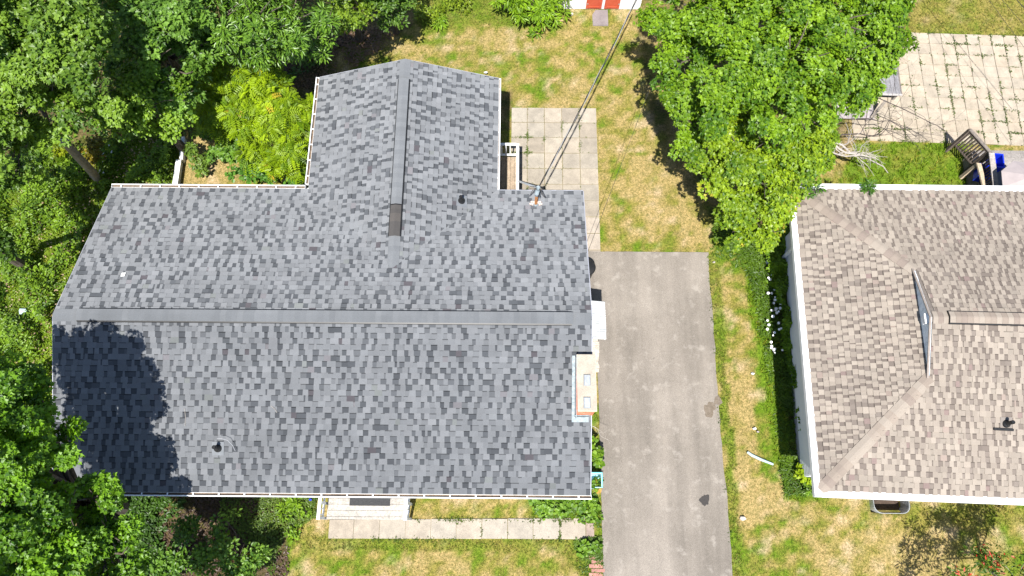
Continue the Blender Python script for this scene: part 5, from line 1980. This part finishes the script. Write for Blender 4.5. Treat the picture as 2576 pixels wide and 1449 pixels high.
# white flowers
def flower_mesh():
    m = MB()
    for k in range(7):
        t = 2*math.pi*k/7
        a, b = math.cos(t), math.sin(t)
        m.add([(0, 0, 0), (.03*a-.016*b, .03*b+.016*a, .008), (.05*a, .05*b, .004), (.03*a+.016*b, .03*b-.016*a, .008)], [(0, 3, 2, 1)])
    lp = [i for f in m.f for i in f]
    me = raw_mesh('flower', np.array(m.v), lp, list(range(0, len(lp), 4)))
    me.materials.append(M_PETAL)
    return me
FM = flower_mesh()
FG = 'white flowering plants'
def daisy(px, py, seed, label, n=6, sp_=.16):
    r = np.random.default_rng(seed)
    c = at(px, py, .3)
    o = thing('flowering_plant', (c[0], c[1], 0), label, 'flower', FG)
    P = np.array([c[0], c[1], .0]) + np.concatenate([r.normal(0, sp_*.7, (60, 2)), r.uniform(.05, .3, (60, 1))], 1)
    T_ = r.normal(0, 1, (60, 3)); T_[:, 2] = .3
    N_ = np.array([0, 0, 1.0]) + r.normal(0, .3, (60, 3))
    tt = r.random((60, 1))
    leaf_cloud('foliage', P, T_, N_, r.uniform(.06, .12, 60), np.array((.04, .09, .01))*(1-tt)+np.array((.1, .18, .015))*tt, 'lance', M_LEAF, o)
    for k in range(n):
        q = add_obj('flower', FM, None, o, (c[0]+r.normal(0, sp_), c[1]+r.normal(0, sp_*1.3), r.uniform(.32, .42)))
        q.scale = (r.uniform(.6, 1.1),)*3
        q.rotation_euler = (r.uniform(-.4, .4), r.uniform(-.4, .4), r.uniform(0, 6))
for i, (x, y, n, lb) in enumerate(((1936, 640, 5, 'topmost white flowers by the left wall of the taupe roofed house'), (1938, 690, 6, 'white flowers second from the top by that left wall'),
        (1946, 735, 7, 'white flowers just above the thickest cluster by the left wall'), (1942, 775, 11, 'thickest cluster of white flowers by the left wall of the taupe house'),
        (1938, 815, 8, 'white flowers just below the thickest cluster by the left wall'), (1944, 875, 8, 'lowest white flowers by the left wall of the taupe roofed house'),
        (262, 392, 6, 'upper white flowers right of the leaning wooden pole'), (255, 425, 5, 'lower white flowers right of the leaning wooden pole'), (285, 380, 4, 'white flowers in the weeds left of the white boards'))):
    daisy(x, y, 500+i, lb, n, .13 if i != 3 else .17)

# dead branches reaching over the lawn next door
def dead_branch(name, label, p0, d0, ln, r0, depth, seed, mat, group=None, flat=.25, nb=3):
    r = np.random.default_rng(seed)
    m = MB()
    def grow(p, d, ln, rad, lev):
        n = 7
        pts, rs = [p], [rad]
        for i in range(n):
            d = d + r.normal(0, .26, 3)*np.array([1, 1, flat])
            d = d/np.linalg.norm(d)
            p = p + d*ln/n
            if p[2] < .12:
                p = np.array([p[0], p[1], .12]); d[2] = abs(d[2])
            pts.append(p)
            rs.append(rad*(1-.6*(i+1)/n))
        m.tube(pts, rs, 5 if lev else 7)
        if lev < depth:
            for k in range(nb + (2 if lev == 0 else 0)):
                i = r.integers(1, n+1)
                dd = d + r.normal(0, .55, 3)*np.array([1, 1, flat])
                dd = dd/np.linalg.norm(dd)
                grow(pts[i], dd, ln*r.uniform(.35, .65), rs[i]*.65, lev+1)
    grow(np.array(p0, float), np.array(d0, float)/np.linalg.norm(d0), ln, r0, 0)
    o = m.build(name, mat)
    return tag(o, label, 'branch', group)
DGp = 'bare branches under the big maple'
def two(px0, py0, z0, px1, py1, z1):
    a, b = at(px0, py0, z0), at(px1, py1, z1)
    return a, b-a, np.linalg.norm(b-a)
for i, (q, lb, mt, rr3) in enumerate((
        ((2095, 355, 2.0, 2268, 408, 1.2), 'grey dead branch reaching right over the green lawn next door', M_DEADWOOD, .034),
        ((2085, 350, 2.0, 2165, 452, 1.6), 'pale dead branch hanging down towards the rear gutter of the taupe roof', M_DEADWOOD, .036),
        ((2075, 375, 2.1, 2190, 425, 1.5), 'grey dead branch between the other two above the green lawn', M_DEADWOOD, .028),
        ((2110, 340, 1.6, 2330, 330, .7), 'dark bare branch lying along the lower edge of the pale patio', M_TWIG, .024),
        ((2140, 300, 1.8, 2320, 300, .9), 'dark bare branch over the lower left of the pale patio', M_TWIG, .02),
        ((2180, 240, 2.2, 2335, 210, 1.2), 'dark bare branch over the middle left of the pale patio', M_TWIG, .018),
        ((2220, 165, 2.6, 2340, 150, 1.6), 'topmost dark bare branch over the pale patio', M_TWIG, .015))):
    a, d, ln = two(*q)
    dead_branch('dead_branch', lb, a, d, ln, rr3, 2, 600+i, mt, DGp, .25, 3)
# a stray bare twig below the chimney
a = at(1490, 1072, 1.2)
dead_branch('dead_branch', 'bare pale twigs sticking out from the wall below the chimney', a, (1, -.25, 0), .6, .008, 1, 640, M_DEADWOOD, DGp, .2, 4)

# weathered platform half hidden by the maple
pfz = .5
c0, c1 = at(2268, 236, pfz), at(2225, 180, pfz)
pf = thing('wooden_platform', ((c0[0]+c1[0])/2-.6, (c0[1]+c1[1])/2, 0), 'weathered grey wooden platform on the patio, half hidden under the maple', 'platform')
for k in range(9):
    m = MB()
    k2 = rnd.uniform(.85, 1.12)
    o = np.array([c0[0], c0[1], pfz-.04]) - NX*(.02+.15*(k+1))
    m.obox(o + NY*.0 + n3*rnd.uniform(-.004, .004), NX*.142, NY*1.1, n3*.035, (.24*k2, .235*k2, .25*k2))
    m.build('plank', M_GREYWOOD, pf, color=True)
m = MB()
o = np.array([c0[0], c0[1], pfz-.05])
m.obox(o - NX*.02, NX*.055, NY*1.1, n3*.03, (.17, .15, .14))
m.obox(o - NX*1.37 - NY*.05, NX*1.4, NY*.05, n3*.04, (.36, .34, .33))
for a_, b_ in ((-.1, .05), (-1.3, .05), (-.1, 1.0), (-1.3, 1.0)):
    m.obox(np.array([c0[0], c0[1], 0]) + NX*a_ + NY*b_, NX*.08, NY*.08, n3*(pfz-.05), (.2, .18, .16))
m.build('frame', M_GREYWOOD, pf, color=True)
c2 = at(2195, 290, .3)
pf2 = thing('wooden_platform', (c2[0]-.6, c2[1]+.2, 0), 'lower grey board stack under the maple beside the slanting beam', 'platform')
for k in range(5):
    m = MB()
    k2 = rnd.uniform(.85, 1.12)
    m.obox(np.array([c2[0]-1.2, c2[1]-.1, .26]) + NY*.13*k, NX*1.25, NY*.122, n3*.035, (.3*k2, .27*k2, .27*k2))
    m.build('plank', M_GREYWOOD, pf2, color=True)
m = MB()
for a_ in (.1, 1.05):
    m.obox(np.array([c2[0]-1.2+a_, c2[1]-.08, 0]), NX*.07, NY*.6, n3*.258, (.2, .18, .16))
m.build('frame', M_GREYWOOD, pf2, color=True)
m = MB()
m.beam(at(2192, 297, .35), at(2228, 253, .62), .1, .05, col=(.24, .21, .18))
tag(m.build('timber_beam', M_GREYWOOD, color=True), 'slanting dark timber beam leaning between the two grey platforms', 'beam')

# ------------------------------------------------------------------ deck next door
dz = .6
rt = 1.4
q1, q2, q3 = at(2441, 326, rt), at(2491, 382, rt), at(2506, 480, rt)
deck = thing('deck', (q2[0]+1, q2[1]-.5, 0), 'weathered wooden deck with slatted railings behind the taupe roofed house', 'deck')
dn = at(2490, 378, dz)[1]
x0d = q2[0] - .05
yb_ = N(5, EO+ND+.2)[1]
k = 0
y = dn
while y > yb_-.1:
    m = MB()
    kk = rnd.uniform(.85, 1.12)
    m.rbox(x0d + (dn-y)*.05, x0d+4.2, y-.132, y-.004, dz-.03, dz + rnd.uniform(-.002, .002), .005, (.25*kk, .23*kk, .215*kk))
    m.build('plank', M_GREYWOOD, deck, color=True)
    y -= .136
m = MB()
m.box(x0d+.05, x0d+4.1, dn-.1, dn-.06, .0, dz-.032, (.22, .19, .16))
m.box(x0d+.05, x0d+.09, yb_, dn-.1, .0, dz-.033, (.22, .19, .16))
m.build('frame', M_GREYWOOD, deck, color=True)
def slat_rail(a, b, z0, n, wtop, ctop, cb, post=True):
    a, b = np.array(a, float), np.array(b, float)
    a0, b0 = a.copy(), b.copy()
    a0[2] = b0[2] = z0
    m = MB()
    m.beam(a, b, wtop, .035, col=ctop)
    m.beam(a0, b0, .05, .05, col=cb)
    m.beam(a - np.array([0, 0, .09]), b - np.array([0, 0, .09]), .045, .07, col=cb)
    for q in (a, b):
        m.box(q[0]-.045, q[0]+.045, q[1]-.045, q[1]+.045, 0, q[2]-.02, cb)
    g = m.build('railing', M_GREYWOOD, deck, color=True)
    for i in range(n):
        t = (i+.7)/(n+.4)
        p = a + (b-a)*t
        m = MB()
        m.box(p[0]-.02, p[0]+.02, p[1]-.02, p[1]+.02, z0+.026, p[2]-.12, cb)
        m.build('baluster', M_GREYWOOD, g, color=True)
slat_rail(q1, q2, .5, 9, .09, (.19, .165, .145), (.09, .072, .06))
slat_rail(q2 + np.array([.03, -.04, .002]), q3, dz+.1, 12, .17, (.33, .30, .28), (.11, .085, .065))
# stairs going down to the north-west, with their near rail
st_a, st_b = at(2450, 395, .4), at(2478, 465, .4)
q4, q5 = at(2462, 412, 1.0), at(2478, 475, 1.0)
m = MB()
m.beam(q4, q5, .13, .06, col=(.42, .34, .25))
m.box(q4[0]-.05, q4[0]+.05, q4[1]-.05, q4[1]+.05, 0, q4[2]-.031, (.36, .29, .21))
m.build('handrail', M_GREYWOOD, deck, color=True)
# blue tubs, rug and parasol edge on it
def tub(px, py, w_, l_, ang, label):
    p = at(px, py, dz+.3)
    o = thing('plastic_tub', (p[0], p[1], dz), label, 'tub', 'blue plastic tubs on the deck')
    ca, sa = math.cos(ang), math.sin(ang)
    ax, ay = np.array([ca, sa, 0]), np.array([-sa, ca, 0])
    m = MB()
    c_ = np.array([p[0], p[1], dz+.003])
    t = .02
    m.obox(c_ - ax*w_/2 - ay*l_/2, ax*w_, ay*l_, n3*t)
    for s in (-1, 1):
        m.obox(c_ + ax*(s*(w_/2-t/2)-t/2) - ay*l_/2 + n3*t, ax*t, ay*l_, n3*.3)
        m.obox(c_ - ax*(w_/2-t) + ay*(s*(l_/2-t/2)-t/2) + n3*t, ax*(w_-2*t), ay*t, n3*.3)
    m.build('body', M_BLUE, o)
    m = MB()
    for s in (-1, 1):
        m.obox(c_ + ax*(s*w_/2 - .02) - ay*(l_/2+.02) + n3*.321, ax*.04, ay*(l_+.04), n3*.02)
        m.obox(c_ - ax*(w_/2-.021) + ay*(s*l_/2-.02) + n3*.3211, ax*(w_-.042), ay*.04, n3*.0198)
    m.build('rim', M_BLUE, o)
tub(2509, 405, .34, .46, -.1, 'blue plastic tub on the deck boards right of the railing')
tub(2476, 432, .34, .45, -.3, 'blue plastic tub standing left of the deck railing beside the light handrail')
p = at(2530, 448, dz+.01)
m = MB()
m.obox(p + np.array([-.5, -.5, 0]), (1.3, 0, 0), (0, .75, 0), (0, 0, .008), (.2, .2, .205))
rug = m.build('rug', M_CONC, loc=(p[0], p[1], dz), color=True)
tag(rug, 'grey rug with dark stripes and a blue disc on the deck', 'rug')
m = MB()
for k in range(3):
    m.beam(p + np.array([.0+.3*k, -.35+.1*k, .0105]), p + np.array([.45+.3*k, .1+.04*k, .0105]), .05, .004)
m.build('stripe', M_BLACKPLASTIC, rug)
m = MB()
q = at(2532, 450, dz+.02)
m.lathe((q[0], q[1], p[2]+.008), [(.16, 0), (.16, .003)], 20)
m.build('disc', mat_rough('sky_blue_print', (.01, .22, .6), (.02, .28, .68), 5, .6), rug)
um = at(2580, 455, 1.9)
umb = thing('parasol', (um[0], um[1], dz), 'pale pink parasol standing on the deck at the right edge', 'parasol')
m = MB()
V = [(um[0], um[1], 2.25)]
nn = 8
for k in range(nn):
    t = 2*math.pi*(k+.35)/nn
    V.append((um[0]+.72*math.cos(t), um[1]+.72*math.sin(t), 1.85))
V += [(a, b, c-.012) for a, b, c in V]
F = [(0, 1+k, 1+(k+1) % nn) for k in range(nn)] + [(nn+1, nn+2+(k+1) % nn, nn+2+k) for k in range(nn)]
F += [(1+k, nn+2+k, nn+2+(k+1) % nn, 1+(k+1) % nn) for k in range(nn)]
m.add(V, F)
m.build('canopy', M_PINKCLOTH, umb)
m = MB()
m.tube([(um[0], um[1], dz), (um[0], um[1], 2.3)], .022, 10)
m.lathe((um[0], um[1], dz+.001), [(.25, 0), (.25, .05), (.05, .09)], 18)
m.build('pole', M_GALV, umb)

# ------------------------------------------------------------------ odds and ends on the lawns
p0, p1, p2 = at(1880, 1137, .06), at(1912, 1155, .06), at(1945, 1168, .05)
m = MB()
pts = [p0, (p0*2+p1)/3 + np.array([0, -.02, .0]), p1, (p1+p2)/2, p2]
m.tube(pts, [.035, .042, .042, .038, .033], 12)
tag(m.build('drain_pipe', M_TEAL), 'pale teal drain pipe lying in the long grass left of the taupe roofed house', 'pipe')
def debris(px, py, s, label, mat, seed, name='litter', z=.05):
    r = np.random.default_rng(seed)
    p = at(px, py, z)
    m = MB()
    n = 6
    top = [p + np.array([s*math.cos(6.283*k/n)*r.uniform(.6, 1.2), s*math.sin(6.283*k/n)*r.uniform(.4, .8), r.uniform(.01, .05)]) for k in range(n)]
    bot = [q - np.array([0, 0, .03+.02]) for q in top]
    c1_, c2_ = p + np.array([0, 0, .05]), p - np.array([0, 0, .02])
    V = top + bot + [c1_, c2_]
    F = [(k, (k+1) % n, 12) for k in range(n)] + [(6+(k+1) % n, 6+k, 13) for k in range(n)] + [(6+k, 6+(k+1) % n, (k+1) % n, k) for k in range(n)]
    m.add(V, F)
    tag(m.build(name, mat), label, 'litter' if name == 'litter' else 'stone')
debris(57, 783, .16, 'crumpled white plastic bag in the weeds left of the grey roof', M_TEAL, 1, z=.25)
debris(1898, 1078, .06, 'small white scrap in the grass above the teal drain pipe', M_WHITE, 2)
debris(1906, 1086, .05, 'pinkish white scrap in the grass right beside the small white scrap', M_PINKCLOTH, 3)
debris(1893, 940, .05, 'white scrap on the dry strip between driveway and taupe roofed house', M_WHITE, 4)
debris(1222, 182, .06, 'white scrap on the lawn behind the rear wing right eave', M_WHITE, 5, z=.2)
debris(1438, 36, .07, 'pale round stone at the left foot of the shed wall', M_MORTAR, 6, 'stone')
debris(781, 1257, .05, 'blue scrap in the weeds left of the porch railing', M_BLUE, 7, z=.1)
debris(1796, 660, .05, 'white stone at the top right corner of the driveway', M_MORTAR, 8, 'stone')
debris(1868, 1305, .09, 'pale stone at the right edge of the driveway below the oil patch', M_MORTAR, 9, 'stone')
# pale blue bin at the wall
p0, p1 = at(1494, 1191, .75), at(1515, 1191, .75)
bx0, bx1, by1 = 13.28, at(1514, 1195, .7)[0], at(1514, 1190, .7)[1]
bn = thing('recycling_bin', ((bx0+bx1)/2, by1-.2, 0), 'pale blue open bin at the front right wall beside the driveway', 'bin')
m = MB()
BH = .7
for (a, b, c_, d_) in ((bx0, bx1, by1-.02, by1), (bx0, bx1, by1-.4, by1-.38), (bx0, bx0+.02, by1-.38, by1-.02), (bx1-.02, bx1, by1-.38, by1-.02)):
    m.box(a, b, c_, d_, .02, BH)
m.box(bx0+.021, bx1-.021, by1-.379, by1-.021, .03, .35)
m.build('body', mat_rough('pale_blue_plastic', (.3, .55, .6), (.38, .62, .66), 4, .5), bn)
m = MB()
m.box(bx0-.01, bx1+.015, by1+.001, by1+.02, BH-.03, BH+.01)
m.box(bx1+.001, bx1+.018, by1-.4, by1, BH-.03, BH+.009)
m.build('rim', mat_rough('teal_plastic', (.1, .42, .48), (.14, .5, .55), 4, .5), bn)
# brick edging at the bottom
ed = thing('brick_edging', at(1492, 1430), 'pink clay brick edging laid beside the driveway at the bottom', 'paving')
for j in range(7):
    for i in range(2):
        p = at(1482 + i*16 + (j % 2)*6, 1402 + j*11, .01)
        m = MB()
        k2 = rnd.uniform(.85, 1.15)
        m.rbox(p[0], p[0]+.195, p[1]-.045, p[1]+.05, -.03, .03+rnd.uniform(-.006, .008), .006, (.42*k2, .22*k2, .18*k2))
        m.build('brick', M_CLAY, ed, color=True)

# small ornamental tree at the bottom right corner, mostly outside the frame, shading the lawn
c = at(2500, 1480, 0)
ot = tree('ornamental_tree', 'small open branched tree with red tipped leaves at the bottom right corner', 'tree',
     [B(2480, 1425, 2.0, .55, .6), B(2560, 1450, 2.6, .7, .6), B(2640, 1400, 3.0, .8, .6), B(2440, 1480, 2.2, .6, .6), B(2560, 1560, 2.9, .9, .6), B(2660, 1500, 3.2, .9, .6), B(2420, 1560, 2.4, .6, .6), B(2690, 1330, 2.6, .6, .6)],
     None, 'lance', .12, 8, 14, .24, (.03, .08, .012), (.11, .2, .03), 120, None, .05, TG, warm=(.5, (.55, .05, .03)), bark=M_DEADWOOD, trunk_xy=at(2560, 1540, 0)[:2])
